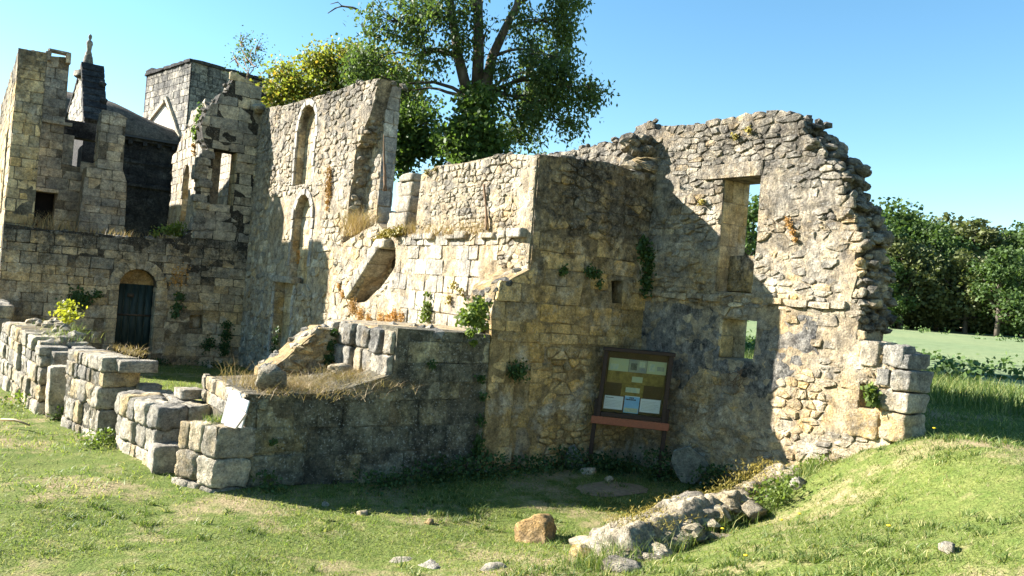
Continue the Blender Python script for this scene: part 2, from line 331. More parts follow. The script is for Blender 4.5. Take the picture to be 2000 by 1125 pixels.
def rubble_cells(bb, w, h, R, irr=0.36):
    x0, x1, z0, z1 = bb; asp = w / h
    rows = []; z = z0 - h
    while z < z1 + h:
        hh = h * R.choice((.5, .7, 1, 1.1, 1.7)) * R.uniform(0.85, 1.15); row = []; x = x0 - w * R.uniform(0.2, 1.2)
        while x < x1 + w:
            ww = w * R.choice((0.4, 0.55, 0.8, 1, 1, 1.3, 1.7, 2.1)) * R.uniform(0.8, 1.2)
            row.append((x + ww / 2 + R.uniform(-irr, irr) * ww * .4, z + hh / 2 + R.uniform(-irr, irr) * hh * .8)); x += ww
        rows.append(row); z += hh
    pts = [p for r in rows for p in r]
    gs = w * 1.6; grid = {}
    for i, (x, z) in enumerate(pts): grid.setdefault((int(x // gs), int(z * asp // gs)), []).append(i)
    cells = []
    for i, (x, z) in enumerate(pts):
        if not (x0 - w < x < x1 + w and z0 - h < z < z1 + h): continue
        P = [(x - 2 * w, z - 2 * h), (x + 2 * w, z - 2 * h), (x + 2 * w, z + 2 * h), (x - 2 * w, z + 2 * h)]
        gx, gz = int(x // gs), int(z * asp // gs); nb = []
        for a in (-1, 0, 1):
            for b in (-1, 0, 1):
                for j in grid.get((gx + a, gz + b), ()):
                    if j != i: nb.append((((pts[j][0] - x) ** 2 + ((pts[j][1] - z) * asp) ** 2), j))
        nb.sort()
        for d2, j in nb[:16]:
            qx, qz = pts[j]
            # bisector in the stretched metric
            mx, mz = (x + qx) / 2, (z + qz) / 2
            P = clip(P, mx, mz, (qx - x), (qz - z) * asp * asp)
            if len(P) < 3: break
        if len(P) >= 3: cells.append(P)
    return cells
def ashlar_cells(bb, w, h, R, wv=0.5, hv=0.25):
    x0, x1, z0, z1 = bb; out = []; z = z0
    while z < z1:
        hh = h * R.uniform(1 - hv, 1 + hv); x = x0 - w * R.uniform(0, 1)
        if z + hh > z1 - h * 0.35: hh = z1 - z
        while x < x1:
            ww = w * R.uniform(1 - wv, 1 + wv)
            out.append([(max(x, x0), z), (min(x + ww, x1), z), (min(x + ww, x1), z + hh), (max(x, x0), z + hh)]) if x + ww > x0 + 0.02 else None
            x += ww
        z += hh
    return out

class Frame:
    def __init__(s, o, a, b, n): s.o = Vector(o); s.a = Vector(a); s.b = Vector(b); s.n = Vector(n)
    def p(s, x, z, d): q = s.o + s.a * x + s.b * z + s.n * d; return (q.x, q.y, q.z)
def FU(u, sgn=-1): return Frame((u, 0, 0), (0, 1, 0), (0, 0, 1), (sgn, 0, 0))     # coordinates (v, z), faces -u
def FV(v, sgn=-1): return Frame((0, v, 0), (1, 0, 0), (0, 0, 1), (0, sgn, 0))     # coordinates (u, z), faces -v
def FT(z): return Frame((0, 0, z), (1, 0, 0), (0, 1, 0), (0, 0, 1))               # coordinates (u, v), faces up

def stone_from(P, fr, R, joint, proud, inset, bulge, rough, tint):
    a = area(P)
    if a < 0: P = P[::-1]; a = -a
    n = len(P); cx, cz = cen(P); size = math.sqrt(a)
    # cut the corners
    Q = []
    for i in range(n):
        p = P[i]; q = P[(i + 1) % n]; L = math.hypot(q[0] - p[0], q[1] - p[1])
        if L < 1e-4: continue
        k = min(0.30, (0.13 * size if rough > 0.85 else 0.018) / L)
        Q.append((p[0] + (q[0] - p[0]) * k, p[1] + (q[1] - p[1]) * k))
        if L > 0.45 * size or rough <= 0.85: Q.append((p[0] + (q[0] - p[0]) * (1 - k), p[1] + (q[1] - p[1]) * (1 - k)))
    n = len(Q)
    if n < 3: return None
    def shrink(pt, d):
        dx, dz = pt[0] - cx, pt[1] - cz; L = math.hypot(dx, dz) + 1e-6; f = max(0.2, 1 - d / L); return (cx + dx * f, cz + dz * f)
    j = size * 0.06 * rough; joint = joint * R.uniform(.6, 1.7)
    ring = [shrink((x + R.uniform(-j, j), z + R.uniform(-j, j)), joint) for x, z in Q]
    vs_, fs = [], []
    for x, z in ring: vs_.append(fr.p(x, z, -0.035))
    dv = [proud * (0.62 + R.uniform(-.25, .25) * rough) for _ in ring]
    for (x, z), d in zip(ring, dv): vs_.append(fr.p(x, z, d))
    tilt = (R.uniform(-.10, .10) * rough, R.uniform(-.12, .08) * rough)
    for (x, z) in ring:
        x2, z2 = shrink((x, z), inset * R.uniform(.7, 1.3)); vs_.append(fr.p(x2, z2, proud + (x2 - cx) * tilt[0] + (z2 - cz) * tilt[1] + R.uniform(-.35, .35) * proud * rough))
    vs_.append(fr.p(cx + R.uniform(-.1, .1) * size, cz, proud + bulge * R.uniform(-.5, 1.2)))
    for i in range(n):
        k = (i + 1) % n
        fs.append((i, k, n + k, n + i)); fs.append((n + i, n + k, 2 * n + k, 2 * n + i)); fs.append((2 * n + i, 2 * n + k, 3 * n))
    # orientation
    e1 = fr.a.cross(fr.b)
    if e1.dot(fr.n) < 0: fs = [f[::-1] for f in fs]
    return vs_, fs, a, tint

class Masonry:
    """one ruined wall: a mortar core plus the stones set in it"""
    def __init__(s, name, label, cat, loc, seed, group=None):
        s.root = thing(name, label, cat, loc, group); s.R = random.Random(seed); s.stones = []; s.seed = seed
    def face(s, fr, outline, cells, mat, holes=(), joint=0.008, proud=0.03, inset=0.03, bulge=0.02, rough=1.0, drop=0.0, clipo=True, minA=0.0012, keep=None):
        R = s.R
        for P in cells:
            c = cen(P)
            if keep and not keep(*c): continue
            if not in_poly(c[0], c[1], outline): continue
            if any(in_poly(c[0], c[1], H) for H in holes): continue
            if R.random() < drop: continue
            if clipo:
                for O, isout in [(outline, True)] + [(H, False) for H in holes]:
                    bad = [p for p in P if in_poly(p[0], p[1], O) != isout]
                    if not bad: continue
                    b = max(bad, key=lambda p: (p[0] - c[0]) ** 2 + (p[1] - c[1]) ** 2)
                    best = None
                    for i in range(len(O)):
                        p, q = O[i], O[(i + 1) % len(O)]; dx, dz = q[0] - p[0], q[1] - p[1]; L = math.hypot(dx, dz)
                        if L < 1e-6: continue
                        nx_, nz_ = dz / L, -dx / L
                        sc = (c[0] - p[0]) * nx_ + (c[1] - p[1]) * nz_; sb = (b[0] - p[0]) * nx_ + (b[1] - p[1]) * nz_
                        if sc * sb >= 0: continue
                        t = sc / (sc - sb); ix, iz = c[0] + (b[0] - c[0]) * t, c[1] + (b[1] - c[1]) * t
                        tt = ((ix - p[0]) * dx + (iz - p[1]) * dz) / (L * L)
                        if -0.05 <= tt <= 1.05 and (best is None or t < best[0]): best = (t, p, nx_ * (1 if sb > 0 else -1), nz_ * (1 if sb > 0 else -1))
                    if best: P = clip(P, best[1][0], best[1][1], best[2], best[3])
                    if len(P) < 3: break
            if len(P) < 3 or abs(area(P)) < minA: continue
            st = stone_from(P, fr, R, joint, proud * (R.uniform(.25, 1.35) if rough > .85 else R.uniform(.5, 1.3)), inset, bulge, rough, (R.random(), R.random(), R.random(), 1))
            if st: s.stones.append((st[2], st[0], st[1], st[3], mat))
    def raw(s, verts, faces, mat, a=1.0):
        s.stones.append((a, verts, faces, (s.R.random(), s.R.random(), s.R.random(), 1), mat))
    def core(s, fr, outline, holes, thick, mat, back=True, step=0.14, rough=0.025, name='mortar_core'):
        x0, x1, z0, z1 = bbox(outline); pts = []; edges = []
        def addloop(Pn):
            b = len(pts); dense = []
            for i in range(len(Pn)):
                p, q = Pn[i], Pn[(i + 1) % len(Pn)]; L = math.hypot(q[0] - p[0], q[1] - p[1]); k = max(1, int(L / step))
                for t in range(k): dense.append((p[0] + (q[0] - p[0]) * t / k, p[1] + (q[1] - p[1]) * t / k))
            pts.extend(dense); edges.extend([(b + i, b + (i + 1) % len(dense)) for i in range(len(dense))]); return len(dense)
        loops = []; b0 = 0
        for O in [outline] + list(holes):
            n = addloop(O); loops.append((b0, n)); b0 += n
        x = x0 + step / 2
        while x < x1:
            z = z0 + step / 2
            while z < z1:
                q = (x + s.R.uniform(-.3, .3) * step, z + s.R.uniform(-.3, .3) * step)
                if in_poly(q[0], q[1], outline) and not any(in_poly(q[0], q[1], H) for H in holes): pts.append(q)
                z += step
            x += step
        vo, eo, fo, *_ = geometry.delaunay_2d_cdt([Vector(p) for p in pts], edges, [], 0, 1e-5)
        V2 = [(v.x, v.y) for v in vo]
        tris = []
        for f in fo:
            c = cen([V2[i] for i in f])
            if in_poly(c[0], c[1], outline) and not any(in_poly(c[0], c[1], H) for H in holes): tris.append(list(f))
        verts = []; nfront = len(V2)
        for (x, z) in V2:
            q = Vector(fr.p(x, z, 0)); verts.append(fr.p(x, z, rough * (1.1 * noise.noise(q * 1.6) + 0.8 * noise.noise(q * 8)) + rough * .15))
        for (x, z) in V2: verts.append(fr.p(x, z, -thick))
        flip = fr.a.cross(fr.b).dot(fr.n) < 0
        faces = []; cnt = {}
        for f in tris:
            if (area([V2[i] for i in f]) < 0) != flip: f = f[::-1]
            faces.append(tuple(f)); faces.append(tuple(i + nfront for i in f[::-1]))
            for i in range(3):
                e = (f[i], f[(i + 1) % 3])
                if (e[1], e[0]) in cnt: del cnt[(e[1], e[0])]
                else: cnt[e] = 1
        for (a, b) in cnt: faces.append((b, a, a + nfront, b + nfront))
        link(name, pmesh(name, verts, faces, (0.5, 0.5, 0.5, 1), False), mat, s.root)
    def done(s, limit=300, name='stone'):
        s.stones.sort(key=lambda t: -t[0])
        for a, v, f, t, mat in s.stones[:limit]:
            c = Vector((0, 0, 0))
            for q in v: c += Vector(q)
            c /= len(v)
            me = pmesh(name, [(q[0] - c.x, q[1] - c.y, q[2] - c.z) for q in v], f, t, len(f) > 90)
            o = link(name, me, mat, s.root); o.location = c - s.root.location
        by = {}
        for a, v, f, t, mat in s.stones[limit:]: by.setdefault(mat.name, []).append((v, f, t, mat))
        for k, L in by.items():
            V_, F_, T_ = [], [], []
            for v, f, t, mat in L:
                b = len(V_); V_.extend(v); F_.extend([tuple(i + b for i in ff_) for ff_ in f]); T_.extend([t] * len(v))
            tag(link('small_stones', pmesh('small_stones', V_, F_, T_, False), L[0][3], s.root), kind='stuff')

def hole_rect(x0, x1, z0, z1): return [(x0, z0), (x1, z0), (x1, z1), (x0, z1)]
def hole_arch(x0, x1, z0, zs, n=9, rise=None):
    r = (x1 - x0) / 2; c = (x0 + x1) / 2; rise = rise or r
    return [(x0, z0), (x1, z0)] + [(c + r * math.cos(math.pi * i / n), zs + rise * math.sin(math.pi * i / n)) for i in range(n + 1)]
def jamb_cells(x0, x1, z0, zs, fw, bh, R, n=7, sides=True):
    """dressed stones round an arched opening"""
    out = []; r = (x1 - x0) / 2; c = (x0 + x1) / 2
    for sgn, xe in ((-1, x0), (1, x1)):
        z = z0
        while sides and z < zs - 0.02:
            h = min(bh * R.uniform(.75, 1.25), zs - z); 
            if zs - z - h < bh * .3: h = zs - z
            w = fw * R.uniform(.75, 1.3); out.append([(min(xe, xe + sgn * w), z), (max(xe, xe + sgn * w), z), (max(xe, xe + sgn * w), z + h), (min(xe, xe + sgn * w), z + h)]); z += h
    for i in range(n):
        a, b = math.pi * i / n, math.pi * (i + 1) / n
        out.append([(c + r * math.cos(a), zs + r * math.sin(a)), (c + (r + fw) * math.cos(a), zs + (r + fw) * math.sin(a)), (c + (r + fw) * math.cos(b), zs + (r + fw) * math.sin(b)), (c + r * math.cos(b), zs + r * math.sin(b))])
    return out

def rock_geo(c, size, seed, sub=2, rough=0.22, planes=7, rot=0.0, flat=0.0):
    R = random.Random(seed); bm = bmesh.new(); bmesh.ops.create_icosphere(bm, subdivisions=sub, radius=1)
    pl = [(Vector((R.gauss(0, 1), R.gauss(0, 1), R.gauss(0, 1))).normalized(), R.uniform(.55, .85)) for _ in range(planes)]
    off = Vector((R.uniform(0, 50), R.uniform(0, 50), R.uniform(0, 50))); mr = Matrix.Rotation(rot, 3, 'Z')
    vs_ = []
    for v in bm.verts:
        p = v.co.copy()
        for n_, d in pl:
            k = p.dot(n_)
            if k > d: p -= n_ * (k - d) * .9
        p *= 1 + rough * (noise.noise(p * 1.6 + off) + .5 * noise.noise(p * 4 + off))
        p = Vector((p.x * size[0], p.y * size[1], p.z * size[2])); p = mr @ p
        vs_.append((c[0] + p.x, c[1] + p.y, c[2] + p.z))
    fs = [tuple(v.index for v in f.verts) for f in bm.faces]; bm.free()
    return vs_, fs
def block_geo(c, size, seed, rotz=0.0, cuts=4, erode=0.05, tilt=(0, 0)):
    R = random.Random(seed); bm = bmesh.new(); bmesh.ops.create_cube(bm, size=2)
    bmesh.ops.subdivide_edges(bm, edges=bm.edges[:], cuts=cuts, use_grid_fill=True)
    off = Vector((R.uniform(0, 50), R.uniform(0, 50), R.uniform(0, 50))); mr = Matrix.Rotation(rotz, 3, 'Z') @ Matrix.Rotation(tilt[0], 3, 'X') @ Matrix.Rotation(tilt[1], 3, 'Y')
    hs = Vector(size) / 2; vs_ = []; md = min(size)
    chips = []
    for _ in range(5):
        n_ = Vector((R.choice((-1, 1)) * R.uniform(.3, 1), R.choice((-1, 1)) * R.uniform(.3, 1), R.choice((-1, 1)) * R.uniform(0, 1))).normalized()
        chips.append((n_, (abs(n_.x) * hs.x + abs(n_.y) * hs.y + abs(n_.z) * hs.z) * R.uniform(.80, .96)))
    for v in bm.verts:
        p = v.co; e = [abs(x) for x in p]; 
        q = Vector((p.x * hs.x, p.y * hs.y, p.z * hs.z))
        edge = sorted(e)[1]           # second largest: near 1 on the edges
        corner = sorted(e)[0]
        k = max(0, edge - .8) / .2 * erode * .55 * md + max(0, corner - .8) / .2 * erode * md * .6
        q -= q.normalized() * k * (0.5 + abs(noise.noise(q * 5 + off)) * 1.6)
        q += q.normalized() * md * erode * (1.2 * noise.noise(q * 4 + off) + 1.0 * noise.noise(q * 12 + off))
        if erode > .035:
            for n_, d_ in chips:
                kk = q.dot(n_) - d_
                if kk > 0: q -= n_ * kk * .85
            q += q.normalized() * md * erode * .7 * noise.noise(q * 26 + off)
        q = mr @ q; vs_.append((c[0] + q.x, c[1] + q.y, c[2] + q.z))
    fs = [tuple(v.index for v in f.verts) for f in bm.faces]; bm.free()
    return vs_, fs

def edge_rocks(W, pts, mat, size, n_per_m, seed, spread=(0.1, 0.3), sub=1, lift=0.0):
    """uneven stones along a broken wall top; pts = 3D polyline, spread = thickness vector range"""
    R = random.Random(seed)
    for a, b in zip(pts[:-1], pts[1:]):
        a, b = Vector(a), Vector(b); L = (b - a).length
        for i in range(max(1, int(L * n_per_m))):
            p = a.lerp(b, R.random()); sz = size * R.uniform(.6, 1.5)
            p = p + Vector((R.uniform(*spread[0]), R.uniform(*spread[1]), lift + R.uniform(-.4, .25) * sz))
            v, f = rock_geo(p, (sz * R.uniform(.8, 1.4), sz * R.uniform(.8, 1.4), sz * R.uniform(.6, 1.0)), R.randint(0, 99999), sub, rot=R.uniform(0, 3))
            W.raw(v, f, mat, sz * sz * 2)

def PU(u, pts): return [(q.y, q.z) for q in (on_u(x, y, u) for x, y in pts)]
def PV(v, pts): return [(q.x, q.z) for q in (on_v(x, y, v) for x, y in pts)]

# ------------------------------------------------------------------ gable wall on the right
UG = 6.19
g = Masonry('gable_wall', 'tall lit rubble gable wall with one large window and raking broken right edge', 'wall', (UG, -2, 0.3), 11)
W1 = hole_rect(-1.99, -1.36, 2.66, 4.22)
W2 = hole_rect(-2.10, -1.50, 1.76, 2.30)
Q1 = hole_rect(-3.80, -3.60, 1.42, 1.70)
out = [(-4.0, 0.6), (-2.95, 0.15), (-2.0, -0.3), (5.5, -0.3), (5.5, 4.9), (3.5, 4.98), (1.6, 5.02), (0.55, 5.05), (0.5, 5.2), (0.15, 5.25), (0.05, 5.1), (-0.8, 5.08), (-1.7, 5.12), (-2.2, 5.07), (-2.55, 4.93),
       (-2.62, 4.72), (-2.8, 4.6), (-2.95, 4.42), (-3.15, 4.25), (-3.2, 3.98), (-3.33, 3.85), (-3.38, 3.62), (-3.52, 3.47), (-3.5, 3.2), (-3.56, 3.0), (-3.5, 2.72), (-3.62, 2.62), (-3.6, 2.25), (-4.0, 2.1)]
TG = 0.55
outc = [(x + (.09 if x < -2.4 and z > 2.2 else 0), z - (.05 if z > 2.2 else 0)) for x, z in out]
g.core(FU(UG - .004), outc, [W1, W2, Q1], TG, M['gable_mortar'], rough=0.03)
bb = (-4.1, 5.5, 0.0, 5.3)
keep = lambda x, z: (x < 0.3 or z > 4.1) and not (in_poly(x, z, plas) and g.R.random() < .93)
lint = hole_rect(-2.02, -0.98, 4.22, 4.42); jl = hole_rect(-2.2, -1.99, 2.7, 3.9)
plas0 = [(0.1, 1.05), (0.1, 2.5), (-0.9, 2.46), (-1.5, 2.4), (-1.6, 1.9), (-2.15, 1.7), (-2.2, 2.35), (-3.0, 2.38), (-3.05, 1.95), (-2.7, 1.7), (-2.3, 1.3), (-2.1, 1.15), (-1.9, 1.5), (-1.3, 1.6), (-0.9, 1.25), (-0.4, 1.3)]
plas = []
for i in range(len(plas0)):
    a_, b_ = plas0[i], plas0[(i + 1) % len(plas0)]; L = math.hypot(b_[0] - a_[0], b_[1] - a_[1]); k = max(1, int(L / .06))
    for j in range(k):
        t = j / k; x, z = a_[0] + (b_[0] - a_[0]) * t, a_[1] + (b_[1] - a_[1]) * t
        plas.append((x + .10 * noise.noise((x * 3, z * 3, 1)) + .05 * noise.noise((x * 9, z * 9, 4)), z + .10 * noise.noise((x * 3, z * 3, 8)) + .05 * noise.noise((x * 9, z * 9, 6))))
g.face(FU(UG), out, rubble_cells(bb, 0.185, 0.088, g.R, .34), M['gable'], [W1, W2, Q1, lint], joint=0.008, proud=0.028, inset=0.014, bulge=0.010, keep=lambda x, z: keep(x, z) and z >= 2.45, drop=0.05)
g.face(FU(UG), out, rubble_cells((-4.1, 0.3, -.1, 2.5), 0.175, 0.095, g.R, .38), M['gable'], [W1, W2, Q1], joint=0.009, proud=0.025, inset=0.014, bulge=0.009, keep=lambda x, z: keep(x, z) and z < 2.45, drop=0.10)
g.core(FU(UG - .006), plas, [W2], .03, M['plaster'], step=0.06, rough=0.034, name='plaster_patch')
g.face(FU(UG), out, [lint[:]] + [hole_rect(-0.98, -0.72, 4.24, 4.40)], M['gable'], [], joint=0.006, proud=0.045, inset=0.02, bulge=0.005, rough=0.3)
# string course
x = 0.1
while x > -3.6:
    w = g.R.uniform(.18, .45)
    v, f = block_geo((UG - 0.005, x - w / 2, 2.57 + g.R.uniform(-.015, .015)), (0.14, w * .96, g.R.uniform(.07, .11)), g.R.randint(0, 9999), cuts=2, erode=.09); 
    if (x - w > -1.7 or x < -2.2) and x - w > -3.56: g.raw(v, f, M['gable'], .12)
    x -= w
# window reveals in dressed stone, blocked foot of the window, slit below
for (v0, z0, z1) in ((-1.36, 2.66, 4.22), (-1.50, 1.76, 2.30)):
    P = hole_rect(UG + .01, UG + TG - .02, z0, z1)
    g.face(FV(v0), P, ashlar_cells(bbox(P), 0.34, 0.36, g.R), M['tower'], [], joint=0.004, proud=0.012, inset=0.012, bulge=0.002, rough=0.2)
v, f = block_geo((UG + 0.36, -1.68, 2.93), (0.30, 0.62, 0.50), 5, cuts=3, erode=.03); g.raw(v, f, M['pier'], .3)
v, f = block_geo((UG + 0.30, -1.66, 4.27), (0.44, 0.72, 0.09), 6, cuts=2, erode=.03); g.raw(v, f, M['gable'], .2)
v, f = block_geo((UG + 0.40, -2.0, 3.26), (0.2, 0.20, 0.16), 16, cuts=2, erode=.05); g.raw(v, f, M['gable'], .1)
# broken raking end, built of stones through the wall's thickness
rake = [(UG, b[0], b[1]) for b in out[14:26]]
edge_rocks(g, rake, M['weathered_shade'], 0.07, 60, 3, ((0.02, TG + .03), (-0.03, 0.09)), 2, -0.05); edge_rocks(g, rake, M['gable'], 0.06, 40, 33, ((-.02, TG), (0.0, 0.10)), 2, -0.06)
edge_rocks(g, [(UG, -3.55, 3.1), (UG, -3.58, 2.3)], M['weathered_shade'], 0.075, 80, 4, ((0.05, TG + .03), (-0.03, 0.08)), 1)
edge_rocks(g, [(UG, b[0], b[1]) for b in out[5:15]], M['weathered_shade'], 0.06, 24, 5, ((0.0, TG), (-0.05, 0.05)), 1, -0.02)
# quoin blocks
for i, (v0, v1, z0, z1, dp) in enumerate(((-4.10, -3.84, 1.92, 2.18, .30), (-4.17, -3.98, 1.92, 2.10, .45), (-4.21, -3.96, 1.675, 1.915, .46), (-3.96, -3.80, 1.70, 1.90, .3), (-4.20, -3.80, 1.44, 1.67, .46), (-4.19, -3.88, 1.12, 1.435, .46), (-3.88, -3.45, 1.08, 1.40, .3), (-3.82, -3.58, 1.90, 2.2, .4))):
    v, f = block_geo((UG - 0.05 + dp / 2, (v0 + v1) / 2, (z0 + z1) / 2), (dp, v1 - v0 - .012, z1 - z0 - .012), 40 + i, cuts=7, erode=.08); g.raw(v, f, M['block' if i < 5 else 'gable'], .5)
# stump of the cross wall at the corner
for i in range(30):
    c = (g.R.uniform(5.78, 6.12), g.R.uniform(.02, .34), g.R.uniform(4.3, 4.98)); k = g.R.uniform(.09, .17)
    v, f = rock_geo(c, (k * 1.2, k, k * .75), 80 + i, 2, .25, 9, i); g.raw(v, f, M['gable'], .4)
g.done()

# ------------------------------------------------------------------ corner wall (pier): shaded face v=0, lit face u=3.97
UP_ = 3.97
p = Masonry('corner_wall', 'high corner wall with ochre shaded front and sunlit rubble side behind the notice board', 'wall', (4.8, 0.3, 0), 21)
po = [(3.43, -0.3), (6.19, -0.3), (6.19, 4.35), (5.62, 4.38), (5.2, 4.42), (4.5, 4.36), (3.97, 4.32), (3.97, 2.75), (3.72, 2.62), (3.47, 2.47), (3.40, 2.1), (3.43, 1.8)]
slot = PV(0, [(1195, 592), (1212, 592), (1217, 548), (1193, 548)]); put = PV(0, [(1115, 345), (1128, 345), (1128, 330), (1115, 330)])
p.core(FV(0), po, [slot], 0.6, M['pier_mortar'], rough=0.03)
p.face(FV(0), po, rubble_cells((3.4, 6.2, 3.3, 4.5), 0.22, 0.13, p.R), M['pier'], [slot], joint=0.008, proud=0.026, inset=0.016, bulge=0.01, drop=0.08, keep=lambda x, z: z > 3.3 + .4 * noise.noise((x, z, 0)))
p.face(FV(0), po, ashlar_cells((3.4, 6.2, 1.75, 4.5), 0.30, 0.20, p.R, .6, .35), M['pier'], [slot], joint=0.006, proud=0.022, inset=0.010, bulge=0.004, rough=0.8, drop=0.14, keep=lambda x, z: 1.75 < z < 3.3 + .4 * noise.noise((x, z, 0)))
p.face(FV(0), po, ashlar_cells((3.4, 4.35, -.2, 1.75), 0.32, 0.27, p.R, .4, .25), M['pier'], [], joint=0.005, proud=0.012, inset=0.02, bulge=0.004, rough=0.4, drop=0.25, keep=lambda x, z: x < 4.3 and z < 1.75)
p.face(FV(0), po, rubble_cells((4.3, 6.2, -.2, 1.75), 0.21, 0.125, p.R), M['pier'], [], joint=0.012, proud=0.028, inset=0.018, bulge=0.012, drop=0.08, keep=lambda x, z: x > 4.3 and z < 1.75)
po2 = [(0.0, -0.3), (7.0, -0.3), (7.0, 1.0), (6.95, 1.65), (6.85, 2.5), (6.6, 3.1), (6.2, 3.2), (5.4, 3.4), (4.9, 3.5), (4.4, 3.25), (3.9, 3.25), (3.36, 3.3), (3.34, 4.3), (2.8, 4.4), (1.9, 4.38), (1.0, 4.42), (0.4, 4.36), (0.0, 4.30)]
hood = PU(UP_, [(742, 482), (776, 483), (774, 520), (745, 562), (715, 590), (690, 592)])
frp = FU(UP_)
low_o = [(0, -.3), (7, -.3), (7, 1.0), (6.95, 1.65), (6.85, 2.5), (6.6, 3.1), (6.2, 3.2), (5.4, 3.4), (4.9, 3.5), (4.4, 3.25), (3.36, 3.24), (0, 3.24)]
p.core(frp, [(0.01, -.3)] + po2[1:-1] + [(0.01, 4.3)], [hood], 0.5, M['pale_mortar'], rough=0.03)
p.face(frp, po2, rubble_cells((0, 3.4, 3.2, 4.5), 0.125, 0.075, p.R), M['rubble_pale'], [], joint=0.008, proud=0.024, inset=0.012, bulge=0.01, keep=lambda x, z: z > 3.2 and x < 3.4)
p.face(frp, low_o, rubble_cells((0, .75, 2.3, 3.3), 0.125, 0.08, p.R), M['rubble_pale'], [], joint=0.008, proud=0.024, inset=0.012, bulge=0.01, keep=lambda x, z: x < .75 and z > 2.3)
p.face(frp, low_o, ashlar_cells((0.0, 4.0, 1.2, 3.24), 0.33, 0.26, p.R, .45, .25), M['ashlar_pale'], [hood], joint=0.006, proud=0.022, inset=0.010, bulge=0.004, rough=0.6, drop=0.06, keep=lambda x, z: .75 < x < 4.0 or z < 2.3)
p.face(frp, low_o, rubble_cells((3.6, 7.0, -.3, 3.6), 0.22, 0.14, p.R), M['rubble_pale'], [hood], joint=0.012, proud=0.028, inset=0.018, bulge=0.012, keep=lambda x, z: x > 4.0, drop=.05)
# ledge between rubble and ashlar, uneven top
for i in range(9):
    v_ = 0.35 + i * .36
    if i in (3, 6): continue
    hh_ = p.R.uniform(.05, .14); v, f = block_geo((UP_ + p.R.uniform(-.03, .05), v_ + p.R.uniform(-.06, .06), 3.18 + hh_ / 2), (.2, p.R.uniform(.18, .42), hh_), 300 + i, p.R.uniform(-.1, .1), 4, .10); p.raw(v, f, M['ashlar_pale'], .2)
# slanting flue stones
h0, h1 = PU(UP_, [(745, 492)])[0], PU(UP_, [(683, 588)])[0]
for i in range(4):
    t = (i + .5) / 4; vy = h0[0] + (h1[0] - h0[0]) * t; vz = h0[1] + (h1[1] - h0[1]) * t
    ang = math.atan2(h1[1] - h0[1], h1[0] - h0[0]); L = math.hypot(h1[0] - h0[0], h1[1] - h0[1]) / 4
    v, f = block_geo((UP_ + .10, vy + .06, vz + .10), (.42, L * .98, .24), 320 + i, cuts=5, erode=.07, tilt=(ang, 0)); p.raw(v, f, M['ashlar_pale'], .5)
v, f = block_geo((UP_ + .05, h0[0] - .22, h0[1] + .14), (.45, .5, .16), 330, cuts=3, erode=.05); p.raw(v, f, M['ashlar_pale'], .5)
p.core(FU(UP_ + .42), [(3.6, 1.6), (6.3, 1.6), (6.3, 3.3), (3.6, 3.3)], [], .1, M['doorw_mortar'], rough=.04)
p.face(FU(UP_ + .42), hole_rect(3.6, 6.3, 1.6, 3.3), rubble_cells((3.6, 6.3, 1.6, 3.3), .16, .08, p.R), M['rubble_pale'], [], joint=.01, proud=.03)
# black sheet behind the slot, its shade painted in
p.core(FV(.22), hole_rect(slot[0][0] - .1, slot[1][0] + .1, slot[0][1] - .1, slot[2][1] + .1), [], .05, M['hole_shade'])
edge_rocks(p, [(3.99, 0.05, 4.3), (4.5, .05, 4.36), (5.2, .05, 4.42), (5.6, .05, 4.4), (6.1, .05, 4.4)], M['weathered_shade'], .065, 22, 7, ((-.02, .02), (0, .5)), 1)
edge_rocks(p, [(UP_, b[0], b[1]) for b in po2[12:]], M['weathered_shade'], .055, 20, 8, ((0, .45), (-.03, .03)), 1, -.02)
edge_rocks(p, [(UP_, b[0], b[1]) for b in po2[4:11]], M['rubble_pale'], .09, 12, 9, ((0, .45), (-.03, .03)), 1, -.03)
edge_rocks(p, [(3.97, 0, 2.72), (3.7, 0, 2.6), (3.47, 0, 2.45), (3.40, 0, 2.1), (3.35, 0, 1.85)], M['weathered_shade'], .085, 26, 10, ((-.02, .06), (0.02, .5)), 1, -.03)
# broken stump of a cross wall beside the flue
for i, (c, s_) in enumerate((((4.25, 4.3, 3.5), (.4, .75, .4)), ((4.3, 4.25, 3.85), (.4, .62, .3)), ((4.35, 4.3, 4.14), (.42, .66, .28)), ((4.3, 4.2, 4.34), (.4, .5, .14)))):
    v, f = block_geo(c, s_, 350 + i, cuts=3, erode=.06); p.raw(v, f, M['ashlar_pale'], .4)
p.done()

# ------------------------------------------------------------------ low wall in shadow (left of the pier)
s = Masonry('low_wall', 'long low lichened block wall in shadow with dry grass on its top', 'wall', (1.7, 0.3, 0), 31)
so_ = [(0, -.25), (3.43, -.25), (3.43, 1.83), (2.06, 1.86), (2.05, 1.3), (1.9, 1.25), (1.45, 1.12), (1.1, 1.06), (0.7, 1.04), (0.3, 1.06), (0.3, 0.70), (0, 0.70)]
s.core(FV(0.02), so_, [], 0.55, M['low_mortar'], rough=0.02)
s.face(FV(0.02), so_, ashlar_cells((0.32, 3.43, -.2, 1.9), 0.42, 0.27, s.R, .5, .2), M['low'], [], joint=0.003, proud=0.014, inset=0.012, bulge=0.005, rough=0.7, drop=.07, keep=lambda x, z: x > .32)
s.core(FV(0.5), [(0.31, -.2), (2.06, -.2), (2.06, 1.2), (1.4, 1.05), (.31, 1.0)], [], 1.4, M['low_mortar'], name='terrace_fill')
s.core(FV(0.45), [(2.07, .2), (3.9, .2), (3.9, 1.82), (2.07, 1.82)], [], 1.7, M['pale_mortar'], name='terrace_fill')
